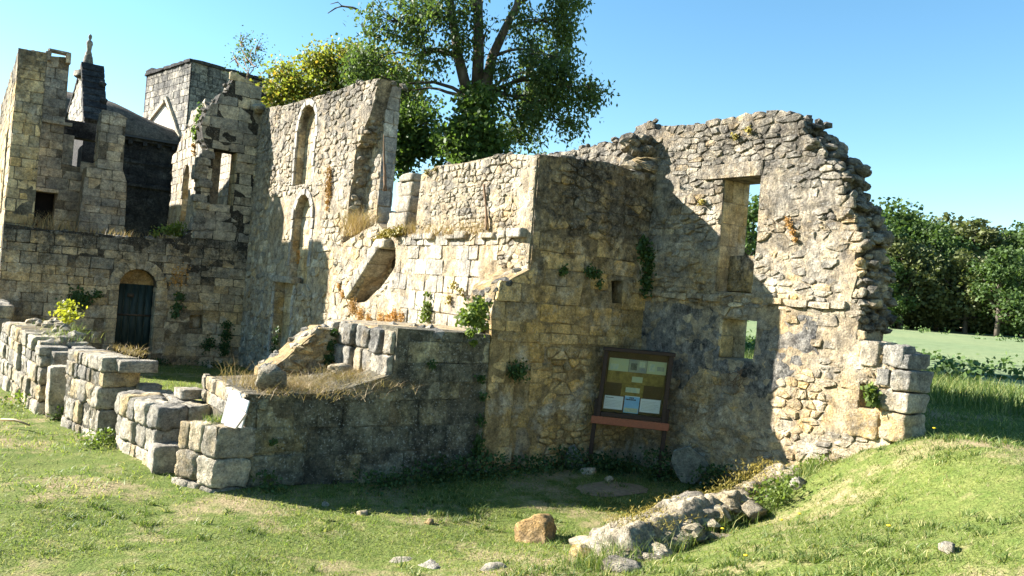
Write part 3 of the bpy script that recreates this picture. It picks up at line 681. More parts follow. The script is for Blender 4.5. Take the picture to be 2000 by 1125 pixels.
for i, (u0, u1, v0, v1, z0, z1) in enumerate(((0, .42, -.02, .22, .36, .70), (0.0, .30, .22, .42, .38, .70), (0.0, .3, .42, .58, .36, .68), (-.02, .40, -.03, .26, 0.04, .36), (-.02, .3, .26, .58, .06, .37), (-.03, .34, -.02, .2, -.25, .04), (-.03, .3, .2, .34, -.25, .05), (-.03, .3, .34, .6, -.25, .05), (.36, 1.05, -.02, .25, .40, .70), (.40, 1.0, -.03, .2, .02, .38), (.34, .9, -.02, .2, -.25, .01))):
    v, f = block_geo(((u0 + u1) / 2, (v0 + v1) / 2, (z0 + z1) / 2), (u1 - u0 - .008, v1 - v0 - .008, z1 - z0 - .008), 500 + i, cuts=7, erode=.075); v = [(a_ - (.45 * max(0, b_) if u0 < .2 else 0), b_, c_) for a_, b_, c_ in v]; s.raw(v, f, M['block' if u0 < .2 else 'low'], .5)
s.face(FU(.30), hole_rect(.0, 1.85, .7, 1.05), ashlar_cells((.02, 1.85, .7, 1.05), .3, .17, s.R), M['block'], [], proud=.03, rough=.8)
# lit end of the upper length
for i in range(14):
    r_, c_ = divmod(i, 7)
    v, f = block_geo((2.14 + s.R.uniform(-.05, .04), .16 + c_ * .29, 1.36 + r_ * .31), (.3, .27 * s.R.uniform(.8, 1.12), .30 * s.R.uniform(.85, 1.08)), 540 + i, cuts=6, erode=.10); s.raw(v, f, M['block'], .3)
edge_rocks(s, [(2.1, .3, 1.86), (3.4, .3, 1.84)], M['block'], .09, 14, 12, ((0, .1), (-.25, 1.2)), 1, -.06)
edge_rocks(s, [(.35, .2, 1.04), (1.1, .2, 1.05), (1.9, .2, 1.2)], M['low'], .08, 9, 13, ((0, .1), (-.15, .3)), 1, -.05)
s.done()

# ------------------------------------------------------------------ sloping rubble stump on the terrace
q = Masonry('rubble_stump', 'sloping stump of ochre rubble wall with ivy strip behind the dry grass', 'wall', (1.6, 1.9, 1.0), 41)
qo = PV(1.75, [(510, 800), (662, 800), (660, 640), (632, 640), (600, 662), (560, 700), (520, 725)])
q.core(FV(1.75), qo, [], .5, M['pier_mortar'], rough=.05)
q.face(FV(1.75), qo, rubble_cells(bbox(qo), .16, .075, q.R), M['pier'], [], proud=.035, joint=.012, drop=.1)
edge_rocks(q, [(b[0], 1.75, b[1]) for b in qo[2:]], M['block'], .07, 26, 14, ((-.05, .05), (0, .5)), 1, -.02)
q.done()

# ------------------------------------------------------------------ tall wall with two arched windows
UW = 4.3
w = Masonry('arched_window_wall', 'tall rubble wall with two blind arched windows one above the other', 'wall', (UW, 10, 0), 51)
vA = on_u(580, 300, UW).y; vB = on_u(613, 300, UW).y
zA0 = on_u(592, 360, UW).z; zAs = on_u(600, 252, UW).z
vC = on_u(572, 460, UW).y; vD = on_u(606, 460, UW).y; zC0 = on_u(575, 512, UW).z - .5; zCs = on_u(592, 428, UW).z
vE = on_u(535, 600, UW).y; vF = on_u(570, 600, UW).y
wa = hole_arch(vB, vA, zA0, zAs); wc = hole_arch(vD, vC, zC0, zCs); we = hole_rect(vF, vE, -.3, on_u(555, 552, UW).z)
wo = [(14.2, -.5), (14.2, 6.9)] + PU(UW, [(512, 212), (560, 205), (600, 193), (650, 180), (700, 160), (742, 153)]) + [(6.45, 5.75), (6.62, 5.6), (6.7, 5.3), (6.98, 5.2), (6.98, 4.6), (7.1, 4.4), (7.1, 3.6), (7.3, 3.4), (7.35, 2.6), (7.4, -.3)]
w.core(FU(UW), wo, [wa, wc, we], .31, M['pale_mortar'], rough=.03, step=.2)
ringA = jamb_cells(vB, vA, zA0, zAs, .16, .32, w.R); ringC = jamb_cells(vD, vC, zC0 + .4, zCs, .16, .3, w.R)
big = [hole_arch(vB - .15, vA + .15, zA0, zAs), hole_arch(vD - .15, vC + .15, zC0, zCs), we]
w.face(FU(UW), wo, rubble_cells((6.2, 14, 4.4, 7.2), .21, .12, w.R), M['rubble_pale'], big, joint=.012, proud=.028, inset=.018, bulge=.012, keep=lambda x, z: z > 4.4, drop=.04)
w.face(FU(UW), wo, rubble_cells((6.2, 14.2, -.4, 4.4), .26, .15, w.R), M['rubble_pale'], big, joint=.014, proud=.026, inset=.018, bulge=.01, keep=lambda x, z: z < 4.4 and (z < 2.9 or x < 8 or x > 12.4 or noise.noise((x * .9, z * .9, 3)) > .12), drop=.12)
bigring = [(0, 0), (20, 0), (20, 9), (0, 9)]
w.face(FU(UW), bigring, ringA + ringC + jamb_cells(vF, vE, -.2, we[2][1], .15, .3, w.R, 0), M['dressed'], [], joint=.005, proud=.04, inset=.012, bulge=.003, rough=.3, clipo=False)
for (v0, v1, z0, z1, dep) in ((vB, vA, zA0, zAs + .6, .20), (vD, vC, zC0, zCs + .6, .20), (vF, vE, -.3, 2.4, .26)):
    R_ = hole_rect(v0 - .1, v1 + .1, z0 - .1, z1)
    w.core(FU(UW + dep), R_, [], .1, M['pier_mortar'], rough=.01)
    w.face(FU(UW + dep), R_, ashlar_cells(bbox(R_), .42, .34, w.R), M['tower'], [], joint=.006, proud=.015, inset=.015, bulge=.004, rough=.3)
    Pj = hole_rect(UW + .01, UW + dep - .02, z0, z1 - .45)
    w.face(FV(v1), Pj, ashlar_cells(bbox(Pj), .4, .34, w.R), M['tower'], [], joint=.005, proud=.012, inset=.012, bulge=.002, rough=.2)
v, f = block_geo((UW, (vE + vF) / 2, we[2][1] + .08), (.25, vE - vF + .3, .16), 90, cuts=3, erode=.03); w.raw(v, f, M['ashlar_pale'], .4)
# dressed end of the wall
P = hole_rect(UW + .3, UW + .62, 1.5, 6.5)
w.core(FV(6.36), P, [], 1.4, M['pale_mortar']); w.face(FV(6.36), P, ashlar_cells(bbox(P), .4, .27, w.R), M['dressed'], [], joint=.006, proud=.02, inset=.014, bulge=.006, rough=.6)
P = hole_rect(6.37, 7.5, 1.5, 6.4); w.face(FU(UW + .3), P, rubble_cells(bbox(P), .24, .13, w.R), M['rubble_pale'], [], joint=.01, proud=.03)
for (v0, zlo, zhi) in ((6.58, 5.3, 6.5), (6.98, 4.4, 5.2), (7.12, 3.4, 4.4), (7.36, 1.5, 3.4)):
    P = hole_rect(UW, UW + .33, zlo, zhi); w.face(FV(v0), P, rubble_cells(bbox(P), .22, .14, w.R), M['rubble_pale'], [], joint=.01, proud=.03, inset=.02)
w.core(FV(7.2), hole_rect(UW + .6, 6.4, 0, 4.0), [], .3, M['doorw_mortar']); w.face(FV(7.2), hole_rect(UW + .6, 6.4, 2, 4.0), rubble_cells((UW + .6, 6.4, 2, 4.0), .24, .14, w.R), M['dim'], [], proud=.03)
edge_rocks(w, [(UW + .3, 6.4, 6.5), (UW + .6, 6.4, 6.5)], M['rubble_pale'], .07, 26, 77, ((0, 0), (0, .6)), 1)
edge_rocks(w, [(UW + .12, b[0], b[1]) for b in wo[8:16]], M['rubble_pale'], .08, 16, 78, ((-.05, .2), (-.06, .06)), 1)
edge_rocks(w, [(UW, b[0], b[1]) for b in wo[1:8]], M['weathered_shade'], .065, 16, 15, ((0, .7), (-.03, .03)), 1, -.02)
v, f = rock_geo((UW - .1, 13.8, 7.0), (.2, .35, .14), 95, 2); w.raw(v, f, M['dim'], .3)
w.done()

# ------------------------------------------------------------------ courtyard wall with the arched door, upper storey at its right end
VD = 14.0
d = Masonry('doorway_wall', 'shaded courtyard wall with dark arched door and stepped upper storey', 'wall', (1.4, VD, -.2), 61)
ds, dz0 = 1.78, -.3
da = hole_arch(1.08, 1.98, dz0, ds)
dw = hole_rect(3.14, 3.78, 4.2, 5.70)
dn = PV(VD, [(370, 642), (395, 642), (395, 615), (370, 615)])
do_ = [(-1.55, -.6), (4.3, -.6), (4.3, 7.4), (4.45, 7.45), (3.95, 7.75), (3.6, 7.88), (3.45, 7.6), (3.35, 7.3), (3.2, 7.25), (3.1, 6.95), (2.92, 6.85), (2.75, 6.3), (2.85, 5.9), (3.0, 5.65), (3.0, 4.9), (2.88, 4.75), (2.9, 4.2), (3.02, 3.8), (2.75, 3.4), (2.5, 3.15), (2.05, 3.1), (1, 3.04), (.2, 3.06), (-.55, 3.03), (-1.55, 3.08)]
d.core(FV(VD), do_, [da, dw, dn], .6, M['doorw_mortar'], rough=.03, step=.18)
ring = jamb_cells(1.08, 1.98, dz0, ds, .27, .34, d.R, 9)
dbig = [hole_arch(.83, 2.23, dz0, ds, 9, .7), dw, dn]
d.face(FV(VD), do_, ashlar_cells((-1.55, 4.3, -.3, 3.2), .42, .265, d.R, .5, .3), M['doorw'], dbig, joint=.007, proud=.024, inset=.010, bulge=.004, rough=.6, drop=.015)
d.face(FV(VD), do_, ashlar_cells((2.7, 4.4, 3.2, 7.9), .5, .3, d.R, .5, .3), M['dim'], dbig, joint=.006, proud=.022, inset=.014, bulge=.006, rough=.8, drop=.0, keep=lambda x, z: z > 3.2)
d.face(FV(VD), bigring + [], [c for c in ring], M['doorw'], [], joint=.005, proud=.035, inset=.015, bulge=.004, rough=.3, clipo=False)
edge_rocks(d, [(b[0], VD, b[1]) for b in do_[4:24]], M['weathered_shade'], .08, 12, 16, ((-.03, .03), (0, .55)), 1, -.03)
Pj = hole_rect(VD, VD + .5, -.2, ds); d.face(Frame((1.98, 0, 0), (0, 1, 0), (0, 0, 1), (-1, 0, 0)), Pj, ashlar_cells(bbox(Pj), .5, .34, d.R), M['doorw'], [], proud=.01, rough=.2)
Pj = hole_rect(VD, VD + .55, 4.2, 5.7); d.face(FU(3.78), Pj, ashlar_cells(bbox(Pj), .4, .3, d.R), M['tower'], [], proud=.012, rough=.2)
d.core(FU(-1.5), hole_rect(VD + .01, VD + 1.5, -.5, 3.06), [], .3, M['doorw_mortar']); d.face(FU(-1.5), hole_rect(VD, VD + 1.5, -.4, 3.06), ashlar_cells((VD, VD + 1.5, -.4, 3.06), .4, .27, d.R), M['ashlar_pale'], [], proud=.02, rough=.5)
d.core(FV(VD + .25), dn, [], .05, M['pier_mortar'])
# ochre panel above the leaf, colour standing in for the sunlit interior wall
d.core(FV(VD + .38), hole_rect(1.0, 2.05, 1.7, 2.3), [], .06, M['ochre_rock'], rough=.03)
d.done()
# the door leaf: planks, ledge, lock plate
dleaf = []
x0 = 1.09
for i in range(5):
    v, f = block_geo((x0 + .0885, VD + .36, .77), (.172, .04, 2.1), 700 + i, cuts=1, erode=.004); link('door_plank', pmesh('door_plank', v, f, (.5, .5, .5, 1)), M['door'], d.root); x0 += .177
v, f = block_geo((1.53, VD + .33, 1.0), (.86, .03, .05), 710, cuts=1, erode=.01); link('door_ledge', pmesh('door_ledge', v, f, (.5, .5, .5, 1)), M['iron'], d.root)
v, f = block_geo((1.42, VD + .325, 1.52), (.16, .012, .10), 711, cuts=1, erode=.01); link('door_plate', pmesh('door_plate', v, f, (.5, .5, .5, 1)), M['iron'], d.root)
# ------------------------------------------------------------------ return wall left of the upper storey
r = Masonry('return_wall', 'sunlit ashlar wall fragment with narrow arched opening and ivy tuft on top', 'wall', (3.05, 16, 3), 71)
UR = 3.0
ro = [(14.6, 2.6), (18.3, 2.6), (18.5, 3.4), (18.25, 4.6), (18.4, 5.9), (17.8, 6.1), (17.3, 6.5), (16.6, 6.6), (16.4, 7.0), (15.4, 7.05), (15.0, 7.15), (14.6, 6.9), (14.55, 5.2)]
rh = hole_arch(15.95, 16.7, 3.75, 5.05)
r.core(FU(UR), ro, [rh], .5, M['pale_mortar'], step=.2)
r.face(FU(UR), ro, ashlar_cells((14.5, 18.5, 2.6, 7.2), .36, .26, r.R, .5, .25), M['ashlar_pale'], [rh], joint=.007, proud=.022, inset=.010, bulge=.003, rough=.5)
Pj = hole_rect(UR, UR + .45, 3.75, 5.2); r.face(FV(16.7), Pj, ashlar_cells(bbox(Pj), .4, .3, r.R), M['tower'], [], proud=.01, rough=.2)
edge_rocks(r, [(UR, b[0], b[1]) for b in ro[2:12]], M['block'], .09, 9, 17, ((0, .45), (-.04, .04)), 1, -.03)
for i in range(12):
    v, f = block_geo((2.92 + r.R.uniform(-.1, .08), VD + .1 + r.R.uniform(-.05, .1), 3.3 + i * .2), (.36, .4, .2), 720 + i, cuts=2, erode=.07)
    if not 4.3 < 3.3 + i * .2 < 4.6: r.raw(v, f, M['block'], .2)
r.done()

# ------------------------------------------------------------------ background ruins and church
def simple_wall(name, label, cat, fr, outline, holes, thick, mat, mort, w_, h_, seed, extra=None, **kw):
    W = Masonry(name, label, cat, fr.p(outline[0][0], outline[0][1], 0), seed)
    W.core(fr, outline, holes, thick, mort, step=.3)
    a = dict(joint=.007, proud=.022, inset=.010, bulge=.003, rough=.5); a.update(kw)
    W.face(fr, outline, ashlar_cells(bbox(outline), w_, h_, W.R, .45, .2), mat, holes, **a)
    if extra: extra(W)
    W.done(); return W
def t_extra(W):
    P = hole_rect(14.31, 24, 2.5, 7.4)
    W.core(FU(-1.53), P, [hole_rect(16.0, 17.2, 3.4, 5.7)], .6, M['pale_mortar'], step=.4)
    W.face(FU(-1.53), P, ashlar_cells((14.3, 24, 2.5, 7.4), .5, .3, W.R), M['tower'], [hole_rect(16.0, 17.2, 3.4, 5.7)], joint=.006, proud=.02, rough=.5)
    edge_rocks(W, [(-1.5, 14.3, 7.38), (-.95, 14.3, 7.42)], M['dim'], .07, 14, 18, ((0, .02), (0, .5)), 1)
simple_wall('tower_pier', 'tall ochre and grey stone pier standing at the far left', 'wall', FV(14.3), [(-1.53, 2.5), (-.93, 2.5), (-.95, 7.42), (-1.53, 7.38)], [], .6, M['tower'], M['far_mortar'], .34, .27, 101, t_extra)
def b_extra(W):
    W.core(FV(17.4), hole_rect(-.95, .1, 5.0, 5.9), [], .1, M['dim'])
    for (c, s_) in (((-.52, 16.95, 8.08), (.5, .3, .06)), ((-.26, 16.95, 7.95), (.12, .35, .3)), ((-.75, 16.95, 7.9), (.14, .35, .25)), ((-.5, 16.9, 4.2), (.55, .2, .1)), ((-.45, 16.93, 6.12), (.85, .16, .09))):
        v, f = block_geo(c, s_, W.R.randint(0, 999), cuts=2, erode=.06); W.raw(v, f, M['dim'], .3)
    W.core(FV(17.5), hole_rect(-.85, -.2, 3.1, 4.3), [], .1, M['hole_shade'])  # black sheet paints the shade inside the opening
simple_wall('chimney_wall', 'grey ruined wall with chimney stack and blocked window beside the ochre pier', 'wall', FV(17), [(-.95, 2.6), (.62, 2.6), (.6, 5.0), (.25, 5.0), (.25, 4.98), (-.2, 5.02), (-.22, 7.9), (-.3, 8.0), (-.95, 7.9)], [hole_rect(-.8, -.28, 3.2, 4.15)], .5, M['dim'], M['far_mortar'], .42, .27, 102, b_extra)
def lint_extra(W):
    W.core(FU(.42), hole_rect(20.5, 22, 2.6, 7.0), [], .3, M['church_dark'])
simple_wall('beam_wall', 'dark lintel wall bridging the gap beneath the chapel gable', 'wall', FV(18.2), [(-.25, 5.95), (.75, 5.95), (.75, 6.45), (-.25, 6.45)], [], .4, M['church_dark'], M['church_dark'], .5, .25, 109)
simple_wall('far_lit_wall', 'pale sunlit wall seen through the gap left of the chapel gable', 'wall', FU(1.6), [(26, 2.6), (42, 2.6), (42, 8.1), (26, 8.1)], [hole_rect(31, 31.6, 5.0, 6.2)], .5, M['ashlar_pale'], M['pale_mortar'], .5, .3, 108)
def c_extra(W):
    P = [(16.01, 2.6), (16.62, 2.6), (16.62, 6.3), (16.3, 6.5), (16.01, 6.5)]
    W.core(FU(.57), P, [], .3, M['pale_mortar']); W.face(FU(.57), P, ashlar_cells(bbox(P), .35, .26, W.R), M['ashlar_pale'], [], proud=.02, rough=.5)
    edge_rocks(W, [(.6, 16, 6.5), (1.2, 16, 6.5)], M['dim'], .08, 14, 19, ((0, 0), (0, .5)), 1)
simple_wall('buttress', 'broken ashlar buttress with lit left side in front of the dark church wall', 'wall', FV(16), [(.2, 2.6), (1.42, 2.6), (1.36, 4.6), (1.22, 5.0), (1.2, 6.45), (1.0, 6.55), (.57, 6.5), (.57, 5.0), (.3, 4.9)], [], .6, M['dim'], M['far_mortar'], .38, .26, 103, c_extra)
# chapel gable with statue
cg = Masonry('chapel_gable', 'steep chapel gable with stepped dark coping and small statue on its tip', 'gable', (.7, 23, 3), 104)
go = [(20.6, 3), (27.2, 3), (27.2, 7.6), (25.4, 8.3), (23.4, 8.95), (22.6, 8.9), (21.8, 8.0), (20.9, 7.0)]
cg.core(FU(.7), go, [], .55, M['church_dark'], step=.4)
cg.face(FU(.7), go, ashlar_cells(bbox(go), .5, .3, cg.R), M['church'], [], proud=.02, rough=.5, keep=lambda x, z: z > 6.9)
for i in range(9):
    t = i / 8; v, f = block_geo((.98, 20.85 + 1.75 * t, 7.05 + 1.95 * t), (.72, .42, .16), 800 + i, cuts=2, erode=.05, tilt=(.75, 0)); cg.raw(v, f, M['church_dark'], .3)
for i in range(7):
    t = i / 6; v, f = block_geo((.95, 26.6 - 3.4 * t, 7.85 + 1.15 * t), (.62, .7, .14), 820 + i, cuts=2, erode=.05, tilt=(-.35, 0)); cg.raw(v, f, M['church_dark'], .3)
for (y_, z_) in ((21.3, 7.75), (21.9, 8.4)):
    v, f = rock_geo((1.25, y_, z_), (.16, .2, .13), 830, 1); cg.raw(v, f, M['church_dark'], .1)
cg.done()
def lathe(prof, c, seg=12):
    vs_ = [(c[0] + r_ * math.cos(2 * math.pi * k / seg), c[1] + r_ * math.sin(2 * math.pi * k / seg), c[2] + z) for r_, z in prof for k in range(seg)]
    fs = [(i * seg + k, i * seg + (k + 1) % seg, (i + 1) * seg + (k + 1) % seg, (i + 1) * seg + k) for i in range(len(prof) - 1) for k in range(seg)]
    fs.append(tuple(range((len(prof) - 1) * seg, len(prof) * seg))); return vs_, fs
v, f = lathe([(.42, -.2), (.40, 0), (.24, .06), (.23, .26), (.17, .34), (.13, .58), (.10, .62)], (.85, 22.9, 8.9), 8); link('finial_base', pmesh('finial_base', v, f, (.4, .7, .4, 1)), M['weathered_shade'], cg.root)
v, f = lathe([(.10, 0), (.11, .06), (.07, .16), (.085, .30), (.11, .42), (.09, .5), (.04, .54), (.04, .57), (.062, .63), (.058, .70), (.025, .75)], (.85, 22.9, 9.5), 10); link('statue', pmesh('statue', v, f, (.8, .3, .4, 1)), M['dim'], cg.root)
# nave with stone barrel roof
nv = Masonry('nave', 'dark church nave under a rounded stone barrel roof', 'church', (2.5, 28, 2.5), 105)
no = [(-.5, 2), (6.0, 2), (6.0, 7.45), (-.5, 7.45)]
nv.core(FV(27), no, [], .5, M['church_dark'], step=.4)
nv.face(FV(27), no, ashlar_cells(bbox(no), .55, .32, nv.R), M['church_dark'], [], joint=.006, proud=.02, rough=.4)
for (z_, dp, hh) in ((7.52, .35, .12), (7.40, .2, .12), (5.55, .18, .1), (6.5, .1, .08)):
    v, f = block_geo((2.7, 27 - dp / 2 + .02, z_), (6.6, dp, hh), 900, cuts=3, erode=.02); link('cornice', pmesh('cornice', v, f, (.4, .6, .5, 1), False), M['church_dark' if z_ != 7.52 else 'zinc'], nv.root)
x = -.3
while x < 5.4:
    v, f = block_geo((x, 26.85, 7.27), (.16, .24, .16), int(x * 100) + 950, cuts=1, erode=.05); nv.raw(v, f, M['church_dark'], .1); x += .55
nv.done()
rv, rf = [], []
for i in range(13):
    a_ = math.pi * i / 12; y_ = 30.2 - 3.55 * math.cos(a_); z0_ = 1.75 * math.sin(a_) ** .8
    for u_ in np.linspace(-.5, 5.1, 12): rv.append((u_, y_, 7.55 + z0_ * (1 - .5 * smooth((u_ - 1.8) / 3.2)) + .02 * noise.noise((u_, y_, 0))))
for i in range(12):
    for k in range(11): rf.append((i * 12 + k, i * 12 + k + 1, (i + 1) * 12 + k + 1, (i + 1) * 12 + k))
link('barrel_roof', pmesh('barrel_roof', rv, rf, (.5, .5, .5, 1)), M['roof_stone'], nv.root)
# church tower
ct = Masonry('church_tower', 'flat topped square church tower of pale and blackened ashlar', 'tower', (6.5, 29, 2), 106)
fa = Frame((5.0, 26.4, 0), (-.2, .98, 0), (0, 0, 1), (-.98, -.2, 0)); fb = Frame((5.0, 26.4, 0), (.98, .2, 0), (0, 0, 1), (.2, -.98, 0))
Pa = [(0.0, 3), (4.65, 3), (4.65, 10.9), (0, 10.95)]; Pb = [(0.02, 3), (5.5, 3), (5.5, 10.9), (0.02, 10.95)]
for fr, P in ((fa, Pa), (fb, Pb)):
    ct.core(fr, P, [], .5, M['church_dark'], step=.5, rough=.005)
    ct.face(fr, P, ashlar_cells((0, 5.6, 6.0, 10.95), .46, .30, ct.R, .35, .12), M['church'], [], joint=.010, proud=.018, inset=.012, bulge=.003, rough=.3)
wv, wf = [], []
for fr_pts in ([(.3, 7.0), (3.6, 7.0), (3.6, 8.7), (2.3, 9.35), (.3, 7.9)],):
    wv = [fa.p(x, z, .035) for x, z in fr_pts] + [fa.p(x, z, -.02) for x, z in fr_pts]; n = len(fr_pts)
    wf = [tuple(range(n))] + [(i, i + n, (i + 1) % n + n, (i + 1) % n) for i in range(n)]
link('white_render', pmesh('white_render', wv, wf, (.5, .1, .5, 1), False), plain('cream_render', (.66, .60, .48), .9, .12, 4), ct.root)
for (a_, b_) in (((2.25, 9.5), (3.75, 8.75)), ((2.1, 9.65), (.35, 7.75))):
    L = math.hypot(b_[0] - a_[0], b_[1] - a_[1]); mid = fa.p((a_[0] + b_[0]) / 2, (a_[1] + b_[1]) / 2, .06); ang = math.atan2(b_[1] - a_[1], b_[0] - a_[0])
    v, f = block_geo((0, 0, 0), (.16, L, .15), 960, cuts=2, erode=.03, tilt=(ang, 0)); mr = Matrix.Rotation(math.atan2(.2, .98), 3, 'Z')
    v = [tuple(mr @ Vector(q_) + Vector(mid)) for q_ in v]; link('drip_mould', pmesh('drip_mould', v, f, (.4, .9, .4, 1), False), M['dim'], ct.root)
for fr, L in ((fa, 4.65), (fb, 5.5)):
    x = 0
    while x < L - .2:
        wd = ct.R.uniform(.5, .9); c = fr.p(x + wd / 2, 11.0, -.15); v, f = block_geo((0, 0, 0), (wd * .98, .5, .14), ct.R.randint(0, 999), cuts=1, erode=.04); mr = Matrix.Rotation(math.atan2(fr.a.y, fr.a.x), 3, 'Z')
        ct.raw([tuple(mr @ Vector(q_) + Vector(c)) for q_ in v], f, M['church_dark'], .3); x += wd
v, f = rock_geo(fa.p(4.4, 11.15, -.2), (.35, .5, .22), 970, 2); ct.raw(v, f, M['church_dark'], .3)
ct.done()
simple_wall('inner_wall', 'bright sunlit inner wall seen through the large upper opening', 'wall', FU(5.2), [(15.5, 2.6), (24, 2.6), (24, 6.6), (15.5, 6.6)], [], .5, M['ashlar_pale'], M['pale_mortar'], .45, .3, 107)

# ------------------------------------------------------------------ row of low block stubs on the left
def stub(name, label, u0, u1, v0, v1, zb, tops, seed, bl=.36, bh=.27, mat='block', rot=0.0):
    W = Masonry(name, label, 'wall', ((u0 + u1) / 2, (v0 + v1) / 2, zb), seed); R = W.R
    z = zb - .25
    while True:
        hh = bh * R.uniform(.55, 1.25); y = v0
        any_ = False
        while y < v1 - .05:
            L = min(bl * R.uniform(.4, 1.3), v1 - y)
            if v1 - y - L < .12: L = v1 - y
            tz = tops((y + L / 2 - v0) / (v1 - v0))
            if z + hh * .5 < tz:
                any_ = True; x = u0
                while x < u1 - .05:
                    wd = min(R.uniform(.26, .5), u1 - x)
                    if u1 - x - wd < .14: wd = u1 - x
                    h2 = min(hh, max(.1, tz - z))
                    v, f = block_geo((x + wd / 2 + R.uniform(-.04, .03), y + L / 2 + R.uniform(-.01, .01), z + h2 / 2), (wd - .004, L - .004, h2 - .004), R.randint(0, 99999), R.uniform(-.05, .05), 6, R.uniform(.06, .12), (R.uniform(-.02, .02), R.uniform(-.02, .02)))
                    W.raw(v, f, M[mat], .3); x += wd
            y += L
        z += hh
        if not any_ or z > 3: break
    nseg = 10; cv = []; ct_, st_ = math.cos(rot), math.sin(rot)
    def tr(q_): return (u0 + (q_[0] - u0) * ct_ - (q_[1] - v0) * st_, v0 + (q_[0] - u0) * st_ + (q_[1] - v0) * ct_, q_[2])
    for i in range(nseg + 1):
        y_ = v0 + .04 + (v1 - v0 - .08) * i / nseg; zt = tops(min(1, max(0, (y_ - v0) / (v1 - v0)))) - .07
        for (x_, z_) in ((u0 + .03, zb - .3), (u0 + .03, zt), (u1 - .03, zt), (u1 - .03, zb - .3)): cv.append(tr((x_, y_, z_)))
    cf = [(i * 4 + k, i * 4 + k + 1, i * 4 + k + 5, i * 4 + k + 4) for i in range(nseg) for k in range(3)] + [(0, 1, 2, 3), (nseg * 4 + 3, nseg * 4 + 2, nseg * 4 + 1, nseg * 4)]
    link('mortar_core', pmesh('mortar_core', cv, cf, (.5, .5, .5, 1), False), M['low_mortar'], W.root)
    W.stones = [(a_, [tr(q_) for q_ in v_], f_, t_, m_) for a_, v_, f_, t_, m_ in W.stones]
    return W
a = stub('stub_wall', 'squat two course block stub with protruding foot block, next to the long low wall', -.34, .38, 1.36, 2.75, 0, lambda t: .74 - .05 * t, 201, rot=.17)
v, f = block_geo((-.22, 1.26, .10), (.36, .34, .36), 2011, cuts=4, erode=.05); a.raw(v, f, M['block'], .4); a.done()
a = stub('stub_wall', 'ragged block stub with orange lichen streaks, between two lower stubs', -.70, -.2, 3.2, 4.75, 0, lambda t: 1.08 - .05 * t, 202, .3, .26, rot=.19)
for i, (c, s_) in enumerate((((-.28, 3.12, .98), (.5, .26, .16)), ((-.1, 3.2, .6), (.3, .3, .24)), ((-.1, 3.15, .32), (.34, .3, .26)), ((-.1, 3.1, .05), (.3, .28, .3)))):
    v, f = block_geo(c, s_, 2020 + i, cuts=4, erode=.07); a.raw(v, f, M['block'], .4)
a.done()
a = stub('stub_wall', 'longest and farthest block stub with tumbled stones and a lemon shrub on top', -1.22, -.45, 5.75, 10.2, -.12, lambda t: .92 + .22 * math.sin(t * 3) , 203, .4, .25, rot=.09)
edge_rocks(a, [(-1.0, 6.0, 1.0), (-1.0, 8.5, 1.12), (-1.0, 10, 1.05)], M['block'], .11, 7, 22, ((-.1, .5), (-.1, .1)), 1)
v, f = block_geo((-.62, 5.68, .72), (.95, .32, .34), 2031, cuts=4, erode=.05); a.raw(v, f, M['block'], .4); a.done()
v, f = block_geo((0, 0, 0), (.34, .26, .78), 2041, .1, 5, .05, (.03, -.04))
o = link('standing_stone', pmesh('standing_stone', v, f, (.3, .8, .5, 1)), M['block']); o.location = (-.98, 5.15, .33); tag(o, 'upright grey stone slab leaning between two block stubs', 'stone')
a = stub('stub_wall', 'dim low wall fragment cut off by the left picture edge', -1.75, -1.35, 11.5, 14.0, -.2, lambda t: 1.3, 204, .5, .3, 'dim'); a.done()
# tumbled courtyard blocks behind the stubs
for i, (c, s_, lb) in enumerate((((.35, 3.3, .2), (.55, .4, .45), 'grey tumbled block behind the squat stub'), ((1.0, 3.2, .12), (.9, .35, .42), 'long low buried block in front of the courtyard grass'), ((.15, 1.95, .78), (.3, .3, .12), 'small flat stone lying on the squat stub'))):
    v, f = block_geo((0, 0, 0), s_, 2100 + i, .1, 5, .08); o = link('fallen_block', pmesh('fallen_block', v, f, (.4, .6, .5, 1)), M['block']); o.location = c; tag(o, lb, 'stone')
v, f = rock_geo((0, 0, 0), (.17, .15, .17), 2110, 3); o = link('mossy_stone', pmesh('mossy_stone', v, f, (.4, .2, .5, 1)), M['foundation']); o.location = (.62, .22, 1.2); tag(o, 'mossy yellow rock perched at the left end of the dry grass', 'stone')
v, f = rock_geo((0, 0, 0), (.2, .14, .1), 2111, 3); o = link('pale_stone', pmesh('pale_stone', v, f, (.4, .9, .5, 1)), M['block']); o.location = (1.75, .9, 1.22); tag(o, 'pale grey rock lying in the dry grass by the ivy strip', 'stone')

# ------------------------------------------------------------------ rubble foundation, boulder, slabs and small stones
def gz(u, v, dz=0.0): return (u, v, ground_z(u, v) + dz)
fd = Masonry('rubble_foundation', 'low mossy rubble foundation crossing the grass in the foreground', 'wall', gz(4, -3.2), 301)
Rf = fd.R
A_, B_ = Vector((2.35, -3.55, 0)), Vector((6.05, -2.75, 0))
dr = (B_ - A_).normalized(); nr = Vector((-dr.y, dr.x, 0))
bv, bf = [], []; nA, nB = 110, 26
for i in range(nA):
    t = i / (nA - 1); p_ = A_.lerp(B_, t)
    for j in range(nB):
        o2 = (j / (nB - 1) - .5) * 2; hw = .40 * (1 - .3 * t) + .06 * noise.noise((t * 9, o2, 2)); q_ = p_ + nr * o2 * hw
        hh = (1 - abs(o2) ** 3) * (.26 + .16 * math.sin(min(1, t * 1.25) * 2.9)) * smooth(t / .07) * smooth((1 - t) / .12 + .3) + .09 * noise.noise((q_.x * 3.4, q_.y * 3.4, 1)) + .05 * noise.noise((q_.x * 9, q_.y * 9, 1)) + .025 * noise.noise((q_.x * 22, q_.y * 22, 1))
        bv.append((q_.x, q_.y, ground_z(q_.x, q_.y) - .08 + hh))
